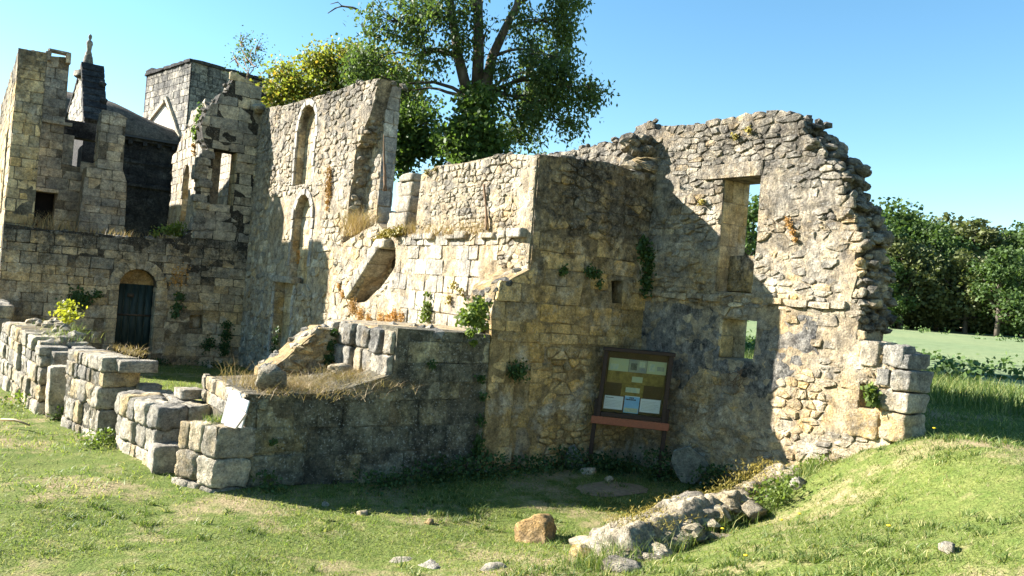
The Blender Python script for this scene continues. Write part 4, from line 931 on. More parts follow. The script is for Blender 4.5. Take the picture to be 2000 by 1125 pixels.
bf = [(i * nB + j, (i + 1) * nB + j, (i + 1) * nB + j + 1, i * nB + j + 1) for i in range(nA - 1) for j in range(nB - 1)]
link('rubble_core', pmesh('rubble_core', bv, bf, (.5, .5, .5, 1)), M['foundation'], fd.root)
for i in range(120):
    t = Rf.random() ** 1.15; off = Rf.uniform(-.42, .36) * (1 - .4 * t)
    p_ = A_.lerp(B_, t) + nr * off; sz = Rf.uniform(.05, .15)
    zz = ground_z(p_.x, p_.y) + .12 + .26 * math.sin(min(1, t * 1.3) * 2.8) * (1 - abs(off) * 1.6) + Rf.uniform(-.05, .05)
    v, f = rock_geo((p_.x, p_.y, zz - .12), (sz * 1.5, sz, sz * .6), 3000 + i, 2, .28, rot=Rf.uniform(0, 3)); fd.raw(v, f, M['foundation'], sz * sz)
for i, (px, py, sz) in enumerate(((1350, 968, .24), (1300, 1000, .16), (1185, 1045, .20), (1410, 1000, .17), (1470, 985, .2), (1215, 1100, .22), (1360, 1015, .15), (1545, 948, .12), (1270, 1040, .22), (1400, 1045, .2))):
    p_ = on_z(px, py, .42 if py < 1000 else .26); zg = ground_z(p_.x, p_.y)
    v, f = rock_geo((p_.x, p_.y, p_.z - sz * .35), (sz * 1.0, sz * .75, sz * .5), 3100 + i, 3, .35, rot=i); fd.raw(v, f, M['foundation'], .4)
for i in range(14):
    t = (i + .5) / 14; p_ = A_.lerp(B_, t); v, f = rock_geo((p_.x, p_.y, ground_z(p_.x, p_.y) - .02), (.24, .22, .15), 3200 + i, 3, .35); fd.raw(v, f, M['foundation'], .2)
tw = np.array([tuple(A_.lerp(B_, rnd.random()) + nr * rnd.uniform(-.3, .3)) for _ in range(70)])
fd.done()
bp = on_z(1052, 1040, .08)
v, f = rock_geo((0, 0, 0), (.30, .22, .175), 77, 4, .15, 9, .4); o = link('boulder', pmesh('boulder', v, f, (.4, .4, .5, 1)), M['ochre_rock']); o.location = (bp.x, bp.y, ground_z(bp.x, bp.y) + .075); tag(o, 'orange brown angular boulder alone on the lawn', 'boulder')
stones_px = [(707, 1005, .07, 'small upright pale stone at the edge of the low wall shadow'), (838, 1022, .06, 'small rust brown stone on the lawn left of the boulder'), (937, 922, .13, 'flat pale stone lying under the weeds in the wall shadow'), (740, 905, .04, 'small white stone in the weeds below the low wall'), (1852, 1078, .075, 'pale grey stone on the bright grass at lower right'), (845, 1105, .16, 'flat buried stone at the bottom edge, second from left'), (790, 1095, .16, 'flat buried stone at the bottom edge, leftmost'), (965, 1110, .18, 'flat buried stone at the bottom edge, third from left'), (636, 987, .05, 'small pale stone lying in the low wall shadow'), (1150, 925, .12, 'rough stone at the foot of the left notice board leg'), (1190, 940, .08, 'rough stone on the bare soil below the notice board'), (410, 718, .12, 'pale stone on the courtyard floor near the dark ivy'), (785, 920, .05, 'white chip of stone in shadow below the weeds'), (1560, 950, .13, 'bleached stone where the foundation meets the gable wall')]
for i, (px, py, sz, lb) in enumerate(stones_px):
    p_ = on_z(px, py, 0)
    for _ in range(6): p_ = on_z(px, py, ground_z(p_.x, p_.y))
    flat_ = .40 if 'flat' in lb else .65
    v, f = rock_geo((0, 0, 0), (sz, sz * .8, sz * flat_), 3300 + i, 3, .2, rot=i); o = link('loose_stone', pmesh('loose_stone', v, f, (.4, .4, .5, 1)), M['ochre_rock' if 'rust' in lb else 'block'])
    o.location = (p_.x, p_.y, ground_z(p_.x, p_.y) + (-.22 * sz if 'buried' in lb else sz * .2)); tag(o, lb, 'stone', 'loose stones on the ground')
def slab(name, pts2, thick, loc, rot, mat, label, cat):
    n = len(pts2); vs_ = [(x, -thick / 2, z) for x, z in pts2] + [(x, thick / 2, z) for x, z in pts2]
    fs = [tuple(range(n)), tuple(range(2 * n - 1, n - 1, -1))] + [(i + n, i, (i + 1) % n, (i + 1) % n + n)[::-1] for i in range(n)]
    bm = bmesh.new(); me = pmesh(name, vs_, fs, (.4, .4, .4, 1), False); bm.from_mesh(me); bmesh.ops.recalc_face_normals(bm, faces=bm.faces); bmesh.ops.bevel(bm, geom=bm.edges[:], offset=thick * .15, segments=1, affect='EDGES'); bm.to_mesh(me); bm.free()
    o = link(name, me, mat); o.location = loc; o.rotation_euler = rot; tag(o, label, cat); return o
FACE = math.atan2(AX.y, AX.x)
slab('slate_slab', [(-.05, 0), (.12, .0), (.30, .30), (.22, .42), (.0, .56), (-.20, .46), (-.22, .3), (-.13, .1)], .035, (5.98, -1.28, .0), (.30, .03, FACE - .25), M['slate'], 'grey green slate slab leaning on the gable wall, right of notice board', 'slab')
slab('slate_slab', [(-.15, 0), (.18, .0), (.16, .2), (.06, .34), (-.05, .3), (-.18, .1)], .035, (4.92, -.16, .0), (-.32, 0, .05), M['slate'], 'small dark slate slab leaning left of the notice board leg', 'slab')
slab('white_panel', [(-.15, 0), (.14, -.02), (.16, .28), (.05, .30), (.0, .36), (-.13, .37)], .02, (.16, .03, .72), (-.22, .0, -1.0), M['white_board'], 'bright white broken board propped on the end of the low wall', 'board')
slab('pale_tile', [(-.12, 0), (.05, -.01), (.12, .17), (.02, .22), (-.04, .2)], .03, (.13, -.10, .715), (-.4, 0, -1.0), M['tile'], 'pinkish tile piece leaning against the white board', 'tile')
lp = on_z(1372, 940, .05); slab('litter', [(-.06, 0), (.07, .0), (.05, .05), (-.03, .04)], .006, (lp.x, lp.y, ground_z(lp.x, lp.y) + .01), (-1.1, 0, .3), M['litter'], 'scrap of white paper on the ground below the slate slab', 'litter')
# stick
def tube(pts, rads, seg=6):
    vs_, fs = [], []; n = len(pts)
    for i, p_ in enumerate(pts):
        p_ = Vector(p_); d_ = (Vector(pts[min(i + 1, n - 1)]) - Vector(pts[max(i - 1, 0)])).normalized()
        e1 = d_.orthogonal().normalized(); e1 = (Vector((0.31, .95, 0)) - d_ * d_.dot(Vector((0.31, .95, 0)))).normalized() if abs(d_.z) > .5 else (Z0 - d_ * d_.z).normalized(); e2 = d_.cross(e1)
        for k in range(seg):
            a_ = 2 * math.pi * k / seg; q_ = p_ + (e1 * math.cos(a_) + e2 * math.sin(a_)) * rads[i]; vs_.append((q_.x, q_.y, q_.z))
    for i in range(n - 1):
        for k in range(seg): fs.append((i * seg + k, i * seg + (k + 1) % seg, (i + 1) * seg + (k + 1) % seg, (i + 1) * seg + k))
    fs.append(tuple(range((n - 1) * seg, n * seg))); fs.append(tuple(range(seg - 1, -1, -1))); return vs_, fs
p0, p1, p2 = on_z(2, 822, .02), on_z(30, 826, .02), on_z(58, 832, .02)
v, f = tube([p0 + Vector((0, 0, .02)), p1 + Vector((0, 0, .04)), p2 + Vector((0, 0, .01))], [.018, .02, .012]); tag(link('stick', pmesh('stick', v, f, (.5, .5, .5, 1)), M['dry']), 'pale dead stick lying on the lawn at the left edge', 'stick')
v, f = [], []
sp_ = on_z(1210, 955, 0)
for i in range(24):
    a_ = 2 * math.pi * i / 24; rr = 1 + .25 * noise.noise((math.cos(a_) * 2, math.sin(a_) * 2, 3)); x_, y_ = sp_.x + .55 * rr * math.cos(a_) - .1, sp_.y + .30 * rr * math.sin(a_); v.append((x_, y_, ground_z(x_, y_) + .008))
for i in range(24):
    a_ = 2 * math.pi * i / 24; x_, y_ = sp_.x + .25 * math.cos(a_) - .1, sp_.y + .15 * math.sin(a_); v.append((x_, y_, ground_z(x_, y_) + .014))
f = [(i, (i + 1) % 24, 24 + (i + 1) % 24, 24 + i) for i in range(24)] + [tuple(range(24, 48))]
tag(link('bare_soil', pmesh('bare_soil', v, f), M['soil']), kind='structure')

# ------------------------------------------------------------------ notice board
nb = thing('notice_board', 'brown wooden notice cabinet on two legs with faded posters in the corner', 'notice board', (5.50, -.55, 0))
NA = Vector((.75, -.73, 0)).normalized(); NN = Vector((-.73, -.75, 0)).normalized(); O_ = Vector((5.50, -.55, .0))
LEAN = .05
def nbox(name, x0, x1, z0, z1, d0, d1, mat, parent=nb, bev=.004):
    bm = bmesh.new(); bmesh.ops.create_cube(bm, size=1)
    for v_ in bm.verts:
        x = x0 if v_.co.x < 0 else x1; dd = d0 if v_.co.y < 0 else d1; z = z0 if v_.co.z < 0 else z1
        q_ = O_ + NA * (x + z * LEAN) + NN * (dd - z * .02) + Z0 * z; v_.co = q_
    bmesh.ops.recalc_face_normals(bm, faces=bm.faces)
    if bev: bmesh.ops.bevel(bm, geom=bm.edges[:], offset=bev, segments=1, affect='EDGES')
    me = bpy.data.meshes.new(name); bm.to_mesh(me); bm.free(); return link(name, me, mat, parent)
w2 = .475
nbox('leg', -w2 - .05, -w2 + .01, -.05, 1.0, -.04, .03, M['wood']); nbox('leg', w2 - .01, w2 + .05, -.15, .95, -.04, .03, M['wood'])
nbox('back_panel', -w2, w2, .80, 1.70, -.06, -.045, M['panel'])
nbox('frame_side', -w2 - .01, -w2 + .05, .76, 1.72, -.05, .07, M['wood']); nbox('frame_side', w2 - .05, w2 + .01, .76, 1.72, -.05, .07, M['wood'])
nbox('frame_top', -w2 - .03, w2 + .03, 1.70, 1.75, -.07, .10, M['wood']); nbox('frame_bottom', -w2 + .052, w2 - .052, .77, .83, -.05, .06, M['wood'])
nbox('shelf_board', -w2 - .07, w2 + .07, .66, .765, .06, .085, M['wood_red']); nbox('shelf', -w2 - .05, w2 + .05, .655, .675, -.04, .058, M['wood'])
d1 = -.042
nbox('glue_stain', -.40, .40, 1.25, 1.42, d1, d1 + .002, M['glue'], bev=0); nbox('glue_stain', -.18, .13, 1.07, 1.247, d1, d1 + .003, M['glue'], bev=0)
nbox('picture', -.40, -.12, 1.42, 1.60, d1, d1 + .005, M['green_paper'], bev=0); nbox('picture', -.115, .135, 1.42, 1.60, d1, d1 + .006, M['blue_paper'], bev=0); nbox('picture', .14, .41, 1.42, 1.60, d1, d1 + .005, M['green_paper'], bev=0)
pl_ = nbox('poster', -.40, -.135, .87, 1.06, d1, d1 + .004, M['paper'], bev=0)
po_ = nbox('poster', -.115, .095, .84, 1.08, d1, d1 + .004, M['sky_paper'], bev=0); nbox('poster', .11, .39, .87, 1.06, d1, d1 + .004, M['paper'], bev=0)
for z_ in (1.02, 1.0, .98, .96, .94, .92, .90): nbox('poster_line', .13, .13 + .24 * rnd.uniform(.7, 1), z_, z_ + .003, d1 + .004, d1 + .0055, M['blue_paper'], nb, 0)
for (x0_, x1_, z0_, z1_, m_) in ((-.38, -.26, 1.44, 1.52, 'sand_paper'), (-.24, -.15, 1.47, 1.57, 'green_paper'), (-.09, .0, 1.45, 1.55, 'slate'), (.03, .11, 1.5, 1.58, 'sand_paper'), (.17, .25, 1.45, 1.56, 'sand_paper'), (.28, .38, 1.47, 1.53, 'blue_paper'), (-.12, .08, 1.13, 1.2, 'sand_paper'), (-.05, .1, 1.28, 1.36, 'green_paper')): nbox('picture_detail', x0_, x1_, z0_, z1_, d1 + .005, d1 + .0075, M[m_], nb, 0)
nbox('poster_picture', -.105, .085, .85, .91, d1 + .004, d1 + .0065, M['sand_paper'], po_, 0)
nbox('poster_border', -.115, .095, 1.072, 1.08, d1 + .004, d1 + .006, M['paper'], po_, 0)
nbox('poster_heading', -.385, -.27, 1.03, 1.037, d1 + .004, d1 + .006, M['ink'], pl_, 0)
for z_ in (.99, .97, .95, .93, .91): nbox('poster_line', -.385, -.16, z_, z_ + .003, d1 + .004, d1 + .0055, M['blue_paper'], pl_, 0)
x_ = -.06
for (zr, ws, xx) in ((1.045, (.022, .02, .024), -.05), (1.02, (.018, .02, .014, .022, .018, .02, .016, .02), -.10)):
    for k, w_ in enumerate(ws): nbox('poster_letter', xx, xx + w_ * .8, zr, zr + .018, d1 + .004, d1 + .006, M['ink'], po_, 0); xx += w_
nbox('glass_pane', -w2 + .052, w2 - .052, .832, 1.698, .045, .049, M['glass'], bev=0)

# ------------------------------------------------------------------ foliage helpers
def leaves(cent, size, rng, up=None, asp=.45, droop=0.0, nrm=None):
    """cent (n,3): diamond leaves with random facing"""
    n = len(cent); d_ = rng.normal(size=(n, 3)); d_[:, 2] -= droop
    d_ /= np.linalg.norm(d_, axis=1)[:, None] + 1e-9
    q_ = rng.normal(size=(n, 3))
    if nrm is not None: q_ = q_ * .6 + np.asarray(nrm)
    b_ = np.cross(d_, q_); b_ /= np.linalg.norm(b_, axis=1)[:, None] + 1e-9
    s_ = size * rng.uniform(.6, 1.4, size=(n, 1))
    V_ = np.stack([cent - d_ * s_ * .5, cent + b_ * s_ * asp, cent + d_ * s_ * .55, cent - b_ * s_ * asp], 1).reshape(-1, 3)
    F_ = np.arange(n * 4).reshape(n, 4); T_ = np.repeat(np.concatenate([rng.random((n, 3)), np.ones((n, 1))], 1), 4, 0)
    return V_, F_, T_
def sprays(cent, n_leaf, spread, rng, droop=0.3):
    """leaf centres in small hanging sprays around twig tips"""
    n = len(cent); k = n_leaf
    off = rng.normal(size=(n, k, 3)) * spread; off[:, :, 2] = off[:, :, 2] * .8 - droop * np.abs(rng.normal(size=(n, k))) * spread
    return (cent[:, None, :] + off).reshape(-1, 3)
def ellipsoid_pts(c, r_, n, rng, hollow=.35, gap=None, thr=-.12):
    p_ = rng.normal(size=(n * 3, 3)); p_ /= np.linalg.norm(p_, axis=1)[:, None]
    p_ *= (hollow + (1 - hollow) * rng.random((n * 3, 1)) ** .6); p_ = np.asarray(c) + p_ * np.asarray(r_)
    if gap:
        k = np.array([noise.noise(Vector(q_) * gap) > thr for q_ in p_]); p_ = p_[k]
    return p_[:n]
def join(parts):
    V_, F_, T_, b = [], [], [], 0
    for v_, f_, t_ in parts: V_.append(v_); F_.append(f_ + b); T_.append(t_); b += len(v_)
    return np.concatenate(V_), np.concatenate(F_), np.concatenate(T_)
def merge_tubes(tl):
    V_, F_ = [], []
    for v_, f_ in tl:
        b = len(V_); V_.extend(v_); F_.extend([tuple(i + b for i in q_) for q_ in f_])
    return V_, F_
def wob(a, b, n, amp, R, sag=0.0):
    a, b = Vector(a), Vector(b); L = (b - a).length; out_ = []
    ph = Vector((R.uniform(0, 30), R.uniform(0, 30), R.uniform(0, 30)))
    for i in range(n + 1):
        t = i / n; o_ = Vector((noise.noise(ph + Vector((t * 2.5, 0, 0))), noise.noise(ph + Vector((0, t * 2.5, 9))), noise.noise(ph + Vector((4, 0, t * 2.5)))))
        out_.append(a.lerp(b, t) + o_ * amp * L * math.sin(math.pi * min(1, t * 1.2) * .8) + Vector((0, 0, math.sin(t * math.pi) * sag * L)))
    return out_

# ------------------------------------------------------------------ the big tree behind the walls
rng = np.random.default_rng(21); Rt = random.Random(21)
D = 21.0
bt = thing('ash_tree', 'large tree with three trunks and drooping dark foliage behind the walls', 'tree', at(945, 440, D))
base = at(945, 440, D); base.z = 0.5; fork = at(925, 175, D)
tl = []
tl.append(tube(wob(base, fork, 8, .01, Rt), [.42 - .015 * i for i in range(9)], 10))
stems = [([(915, 190), (895, 110), (885, 40), (870, -60), (860, -200)], .20), ([(932, 180), (935, 100), (934, 20), (938, -80), (940, -260)], .22), ([(945, 185), (962, 110), (985, 60), (1010, 10), (1030, -120)], .20)]
for pts, r0 in stems:
    P3 = [at(x, y, D + Rt.uniform(-.4, .4)) for x, y in pts]; tl.append(tube(P3, [r0 * .78 * (1 - .14 * i) for i in range(len(P3))], 9))
blobs = [  # px x, y, rx, ry, depth offset, twigs
    (735, 120, 62, 60, 0, 90), (775, 40, 75, 50, -.6, 110), (700, 150, 30, 40, 0, 30), (840, 30, 70, 45, -1, 110), (830, 100, 55, 50, 0, 80), (780, 180, 50, 28, .5, 40), (880, -70, 90, 60, 0, 120), (960, -110, 110, 70, 0, 140), (1060, 40, 70, 70, 0, 150), (1080, 110, 65, 60, -.5, 120), (1095, -30, 60, 60, 0, 90),
    (1030, 140, 60, 55, .6, 110), (1110, 165, 60, 40, 0, 100), (1150, 165, 35, 28, 0, 45), (1060, 200, 75, 45, 0, 95), (1015, 230, 65, 45, .5, 62), (1090, 235, 50, 25, 0, 36), (985, 180, 30, 40, 0, 22), (1010, 270, 60, 30, 1, 40), (905, 70, 22, 30, -.6, 22), (950, 60, 22, 40, -.6, 22), (975, 120, 24, 30, -.6, 22), (930, 10, 40, 24, -.6, 30), (905, -140, 140, 90, 0, 160), (1040, -140, 110, 80, 0, 140), (790, -60, 80, 60, 0, 90)]
par = []
for (x, y, rx, ry, dz, nt) in blobs:
    c = at(x, y, D + dz); k = D / FPX
    tw = ellipsoid_pts(c, (rx * k, max(rx, ry) * k * .9, ry * k), int(nt * (.40 if x < 890 else .46)), rng, .25, 1.5, .0)
    par.append(leaves(sprays(tw, 34, .16, rng, 1.3), .115, rng, asp=.25, droop=1.0))
    # limb to the clump
    s0 = stems[0 if x < 890 else (2 if x > 960 else 1)][0]; near = min(s0, key=lambda q_: abs(q_[1] - (y + 25)))
    a_ = at(near[0], near[1], D); L = (c - a_).length
    if y < 260: tl.append(tube(wob(a_, c, 7, .12, Rt, .10), [max(.012, .055 * (1 - i / 8.5)) for i in range(8)], 6))
    for q_ in tw[:22]: tl.append(tube(wob(c, q_, 4, .15, Rt), [.016, .013, .010, .007, .004], 4))
# dead branch at upper left
tl.append(tube([at(*q_, D) for q_ in ((700, 20), (690, 15), (668, 12), (655, 16), (640, 26))], [.035, .03, .025, .02, .012], 5)); tl.append(tube([at(*q_, D) for q_ in ((668, 12), (660, 4), (645, 8))], [.02, .016, .008], 5))
v, f = merge_tubes(tl); link('trunk', pmesh('trunk', v, f), M['bark'], bt)
V_, F_, T_ = join(par); link('crown', npmesh('crown', V_, F_, T_), M['leaf_ash'], bt)
# bright ivy growth round the lower trunk
par = []
for (x, y, rx, ry, nt) in ((925, 195, 24, 30, 34), (930, 235, 36, 42, 70), (915, 275, 44, 35, 64), (955, 275, 34, 36, 40), (890, 260, 22, 34, 26), (945, 320, 60, 30, 60)):
    tw = ellipsoid_pts(at(x, y, D - .7), (rx * D / FPX, .5, ry * D / FPX), nt, rng, .3); par.append(leaves(sprays(tw, 34, .16, rng, .5), .12, rng, asp=.36, droop=.6))
V_, F_, T_ = join(par); link('trunk_ivy', npmesh('trunk_ivy', V_, F_, T_), M['leaf_green'], bt)

def blob_tree(name, label, base_, limbs, blobs_, dist, leafm, lsize, nl, spread, bark='bark', seed=1, trunk_r=.16, cat='tree', group=None, asp=.4, gap=1.4, thr=-.1):
    rg = np.random.default_rng(seed); R = random.Random(seed); t_ = thing(name, label, cat, base_, group); tl_ = []; pr = []
    top = Vector(limbs)
    tl_.append(tube(wob(base_, top, 7, .04, R), [trunk_r * (1 - .08 * i) for i in range(8)], 8))
    for (x, y, rx, ry, dz, nt) in blobs_:
        c = at(x, y, dist + dz); k = dist / FPX
        tw = ellipsoid_pts(c, (rx * k, max(rx, ry) * k * .9, ry * k), nt, rg, .3, gap, thr)
        pr.append(leaves(sprays(tw, nl, spread, rg, .3), lsize, rg, asp=asp, droop=.3))
        tl_.append(tube(wob(top, c, 5, .1, R), [max(.012, trunk_r * .5 * (1 - i / 6)) for i in range(6)], 5))
        for q_ in tw[:8]: tl_.append(tube(wob(c, q_, 3, .15, R), [.02, .016, .012, .007], 4))
    v_, f_ = merge_tubes(tl_); link('trunk', pmesh('trunk', v_, f_), M[bark], t_)
    V_, F_, T_ = join(pr); link('crown', npmesh('crown', V_, F_, T_), M[leafm], t_); return t_
b0 = at(680, 420, 25.0); b0.z = 0.3
blob_tree('yellowing_tree', 'yellow green bushy tree rising behind the arched window wall', b0, at(680, 230, 25), [(575, 150, 36, 28, 0, 50), (610, 140, 36, 32, 0, 55), (650, 125, 40, 35, 0, 70), (690, 130, 45, 40, 0, 80), (630, 175, 70, 30, 0, 110), (735, 150, 45, 50, 0, 80), (540, 185, 26, 24, 0, 40), (775, 170, 40, 50, 0, 80), (800, 200, 35, 45, 0, 60), (720, 200, 60, 50, 0, 90)], 25, 'leaf_yellow', .105, 26, .25, seed=31)
b0 = at(800, 450, 23.0); b0.z = 0.3
blob_tree('young_tree', 'green leafy young tree in the gap between the tall wall and the pier', b0, at(800, 260, 23), [(790, 240, 35, 40, 0, 36), (810, 290, 40, 40, 0, 46), (780, 310, 30, 35, 0, 36), (850, 300, 35, 30, 0, 36), (830, 240, 22, 40, 0, 26), (880, 310, 30, 25, 0, 26), (770, 260, 25, 40, 0, 26)], 23, 'leaf_green', .12, 24, .2, seed=32)
b0 = on_v(485, 200, 14.2)
blob_tree('sapling', 'thin feathery sapling growing on top of the stepped wall', b0, on_v(483, 150, 14.2), [(470, 85, 22, 28, 0, 16), (500, 95, 22, 30, 0, 16), (485, 120, 22, 22, 0, 12), (460, 115, 14, 20, 0, 6)], 27.3, 'leaf_ash', .075, 10, .18, 'twig', 33, .03, gap=None)

# ------------------------------------------------------------------ woodland beyond the field
def wood_mesh(seed, h, r_, leaf=.42, n=5200):
    rg = np.random.default_rng(seed); R = random.Random(seed); pr = []; tl_ = []
    nb_ = 26
    for i in range(nb_):
        t = (i + .5) / nb_; z = h * (.16 + .8 * t); rr = r_ * (math.sin(math.pi * min(1, .22 + .75 * t)) ** .7); a_ = R.uniform(0, 6.28); k = R.uniform(.35, .85)
        c = (math.cos(a_) * rr * k, math.sin(a_) * rr * k, z + R.uniform(-.5, .5)); s_ = r_ * R.uniform(.28, .48)
        tw = ellipsoid_pts(c, (s_, s_, s_ * .75), n // nb_ // 7, rg, .55)
        pr.append(leaves(sprays(tw, 7, .35, rg, .2), leaf, rg, asp=.45))
        tl_.append(tube(wob((0, 0, h * .12 + z * .4), c, 4, .08, R), [.16, .13, .1, .07, .04], 5))
    tl_.append(tube(wob((0, 0, -.5), (0, 0, h * .8), 6, .03, R), [.35, .32, .28, .24, .2, .14, .08], 7))
    v_, f_ = merge_tubes(tl_); V_, F_, T_ = join(pr)
    return pmesh('trunk', v_, f_), npmesh('crown', V_, F_, T_)
wm = [wood_mesh(40 + i, h, r_) for i, (h, r_) in enumerate(((13, 4.6), (15, 5.2), (11, 4.8), (14, 4.2)))]
for me, _ in wm: me.materials.append(M['bark'])
crowns = []
for i, (_, me) in enumerate(wm):
    crowns.append(me); me.materials.append(M['leaf_wood' if i != 2 else 'leaf_wood_b'])
WT = [(1705, 418, 84, 1), (1745, 408, 90, 3), (1790, 425, 92, 0), (1826, 440, 86, 1), (1868, 440, 95, 2), (1905, 450, 92, 2), (1950, 458, 97, 0), (1985, 452, 92, 1), (2030, 450, 88, 3),
      (1895, 505, 80, 2), (1960, 490, 76, 0), (1770, 480, 82, 2), (1840, 500, 84, 3), (2015, 500, 78, 1), (1725, 500, 80, 0), (1466, 400, 88, 3)]
side_words = ['tall dark oak just right of the gable wall', 'slender dark tree second from the gable wall', 'rounded green tree third from the gable wall', 'broad green tree fourth from the gable wall', 'pale leaved tree fifth from the gable wall', 'olive tinted tree left of the far right group', 'rounded tree at the back right of the woodland', 'high tree beside the right picture edge', 'dark tree cut by the right picture edge', 'low pale tree in the front row of woodland', 'bright low tree in front at far right', 'low pale tree in front beside the gable wall', 'slender low tree in the middle of the front row', 'low broad tree in front at the right picture edge', 'low dark tree half hidden by the gable wall', 'tree top seen through the gable window']
Rw = random.Random(4)
for (x, y, dist, k), lb in zip(WT, side_words):
    t_ = at(x, y, dist); gzz = ground_z(t_.x, t_.y); h0_ = (13, 15, 11, 14)[k]; sc = (t_.z - gzz) / (h0_ * .98)
    o = thing('woodland_tree', lb, 'tree', (t_.x, t_.y, gzz), 'trees beyond the field'); o.scale = (max(sc, .62) * 1.12, max(sc, .62) * 1.12, sc); o.rotation_euler.z = Rw.uniform(0, 6)
    for nm, me in (('trunk', wm[k][0]), ('crown', crowns[k])):
        c = bpy.data.objects.new(nm, me); col.objects.link(c); c.parent = o
# undergrowth that closes the woodland edge
pts = []
for i in range(1400):
    x = rng.uniform(1380, 2150); dd = rng.uniform(88, 100); q_ = at(x, 620, dd); pts.append((q_.x, q_.y, ground_z(q_.x, q_.y) + rng.uniform(0, 5.5)))
V_, F_, T_ = leaves(sprays(np.array(pts), 18, .7, rng, .2), .55, rng, asp=.45)
tag(link('undergrowth', npmesh('undergrowth', V_, F_, T_), M['leaf_dark']), 'dark undergrowth beneath the woodland edge', 'undergrowth', kind='stuff')

# ------------------------------------------------------------------ ivy, weeds and dry plants on the walls
def patch(name, label, cat, pts3, nrm, n, mat, size, seed, thick=.05, asp=.42, droop=.6, cl=.06):
    """leafy clump: pts3 polyline of (point, radius) on a wall face"""
    rg = np.random.default_rng(seed); C_ = []
    tot = sum(r_ * r_ for _, r_ in pts3)
    for q_, r_ in pts3:
        k = max(6, int(n * r_ * r_ / tot)); nv_ = np.asarray(nrm, float)
        g_ = rg.normal(size=(k, 3)) * r_ * .5; g_ -= np.outer(g_ @ nv_, nv_) * .75
        C_.append(np.asarray(q_) + g_ + np.abs(rg.normal(size=(k, 1))) * nv_ * thick)
    V_, F_, T_ = leaves(np.concatenate(C_), size, rg, asp=asp, droop=droop, nrm=nrm)
    o_ = Vector(np.asarray(pts3[0][0])); V_ = V_ - np.asarray(o_)
    o = link(name, npmesh(name, V_, F_, T_), M[mat]); o.location = o_; return tag(o, label, cat)
nU, nV = (-1, 0, 0), (0, -1, 0)
def vP(pts, v_): return [(tuple(on_v(x, y, v_ - .03)), r_ * ((on_v(x, y, v_) - CAM).dot(FW)) / FPX) for x, y, r_ in pts]
def uP(pts, u_): return [(tuple(on_u(x, y, u_ - .03)), r_ * ((on_u(x, y, u_) - CAM).dot(FW)) / FPX) for x, y, r_ in pts]
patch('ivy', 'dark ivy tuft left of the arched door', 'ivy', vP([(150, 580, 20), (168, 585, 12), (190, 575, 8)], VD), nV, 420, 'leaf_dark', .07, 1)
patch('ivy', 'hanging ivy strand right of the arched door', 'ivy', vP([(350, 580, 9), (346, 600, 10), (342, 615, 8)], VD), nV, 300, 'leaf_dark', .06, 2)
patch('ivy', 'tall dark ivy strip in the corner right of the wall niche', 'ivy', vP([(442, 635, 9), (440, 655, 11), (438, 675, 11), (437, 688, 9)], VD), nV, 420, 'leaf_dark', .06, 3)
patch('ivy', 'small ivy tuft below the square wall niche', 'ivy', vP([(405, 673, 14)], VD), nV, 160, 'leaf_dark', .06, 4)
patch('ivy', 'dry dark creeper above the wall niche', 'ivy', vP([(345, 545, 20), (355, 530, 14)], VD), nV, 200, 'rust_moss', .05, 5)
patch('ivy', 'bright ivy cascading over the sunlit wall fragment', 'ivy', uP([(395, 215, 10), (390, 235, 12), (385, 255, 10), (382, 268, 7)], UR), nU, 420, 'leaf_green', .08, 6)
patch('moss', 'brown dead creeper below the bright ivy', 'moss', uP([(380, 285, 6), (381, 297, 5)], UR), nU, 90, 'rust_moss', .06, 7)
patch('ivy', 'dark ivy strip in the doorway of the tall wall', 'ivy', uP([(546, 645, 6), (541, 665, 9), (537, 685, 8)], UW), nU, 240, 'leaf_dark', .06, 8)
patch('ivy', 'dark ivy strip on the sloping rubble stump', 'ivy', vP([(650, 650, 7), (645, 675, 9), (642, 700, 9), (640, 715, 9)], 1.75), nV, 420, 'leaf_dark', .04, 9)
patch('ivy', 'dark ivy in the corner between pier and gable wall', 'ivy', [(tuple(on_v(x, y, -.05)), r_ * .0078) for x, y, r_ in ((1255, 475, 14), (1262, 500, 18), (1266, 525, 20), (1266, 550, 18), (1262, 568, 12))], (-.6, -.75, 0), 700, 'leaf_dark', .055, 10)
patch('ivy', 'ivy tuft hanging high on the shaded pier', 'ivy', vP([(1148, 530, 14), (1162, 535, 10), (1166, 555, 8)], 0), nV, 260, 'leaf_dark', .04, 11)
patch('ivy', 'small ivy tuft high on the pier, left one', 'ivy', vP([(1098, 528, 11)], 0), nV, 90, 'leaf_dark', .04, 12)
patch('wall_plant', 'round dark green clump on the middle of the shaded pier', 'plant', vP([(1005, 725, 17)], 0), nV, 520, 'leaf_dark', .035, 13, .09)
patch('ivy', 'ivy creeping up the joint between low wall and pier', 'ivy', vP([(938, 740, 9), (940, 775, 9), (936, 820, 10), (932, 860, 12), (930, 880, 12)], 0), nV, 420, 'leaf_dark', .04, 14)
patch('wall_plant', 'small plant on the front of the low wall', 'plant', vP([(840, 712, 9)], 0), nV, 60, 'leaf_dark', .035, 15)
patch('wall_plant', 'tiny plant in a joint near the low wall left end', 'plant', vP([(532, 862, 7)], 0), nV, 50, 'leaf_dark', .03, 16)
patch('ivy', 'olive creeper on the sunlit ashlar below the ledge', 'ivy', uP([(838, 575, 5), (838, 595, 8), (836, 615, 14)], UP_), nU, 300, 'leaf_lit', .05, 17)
patch('wall_plant', 'sprawling light green plant hanging where low wall meets corner wall', 'plant', [(tuple(on_v(x, y, .0)), r_ * .0068) for x, y, r_ in ((915, 620, 18), (935, 600, 18), (940, 630, 14), (922, 650, 8), (928, 670, 5))], (-.7, -.7, 0), 800, 'leaf_lit', .055, 18, .08)
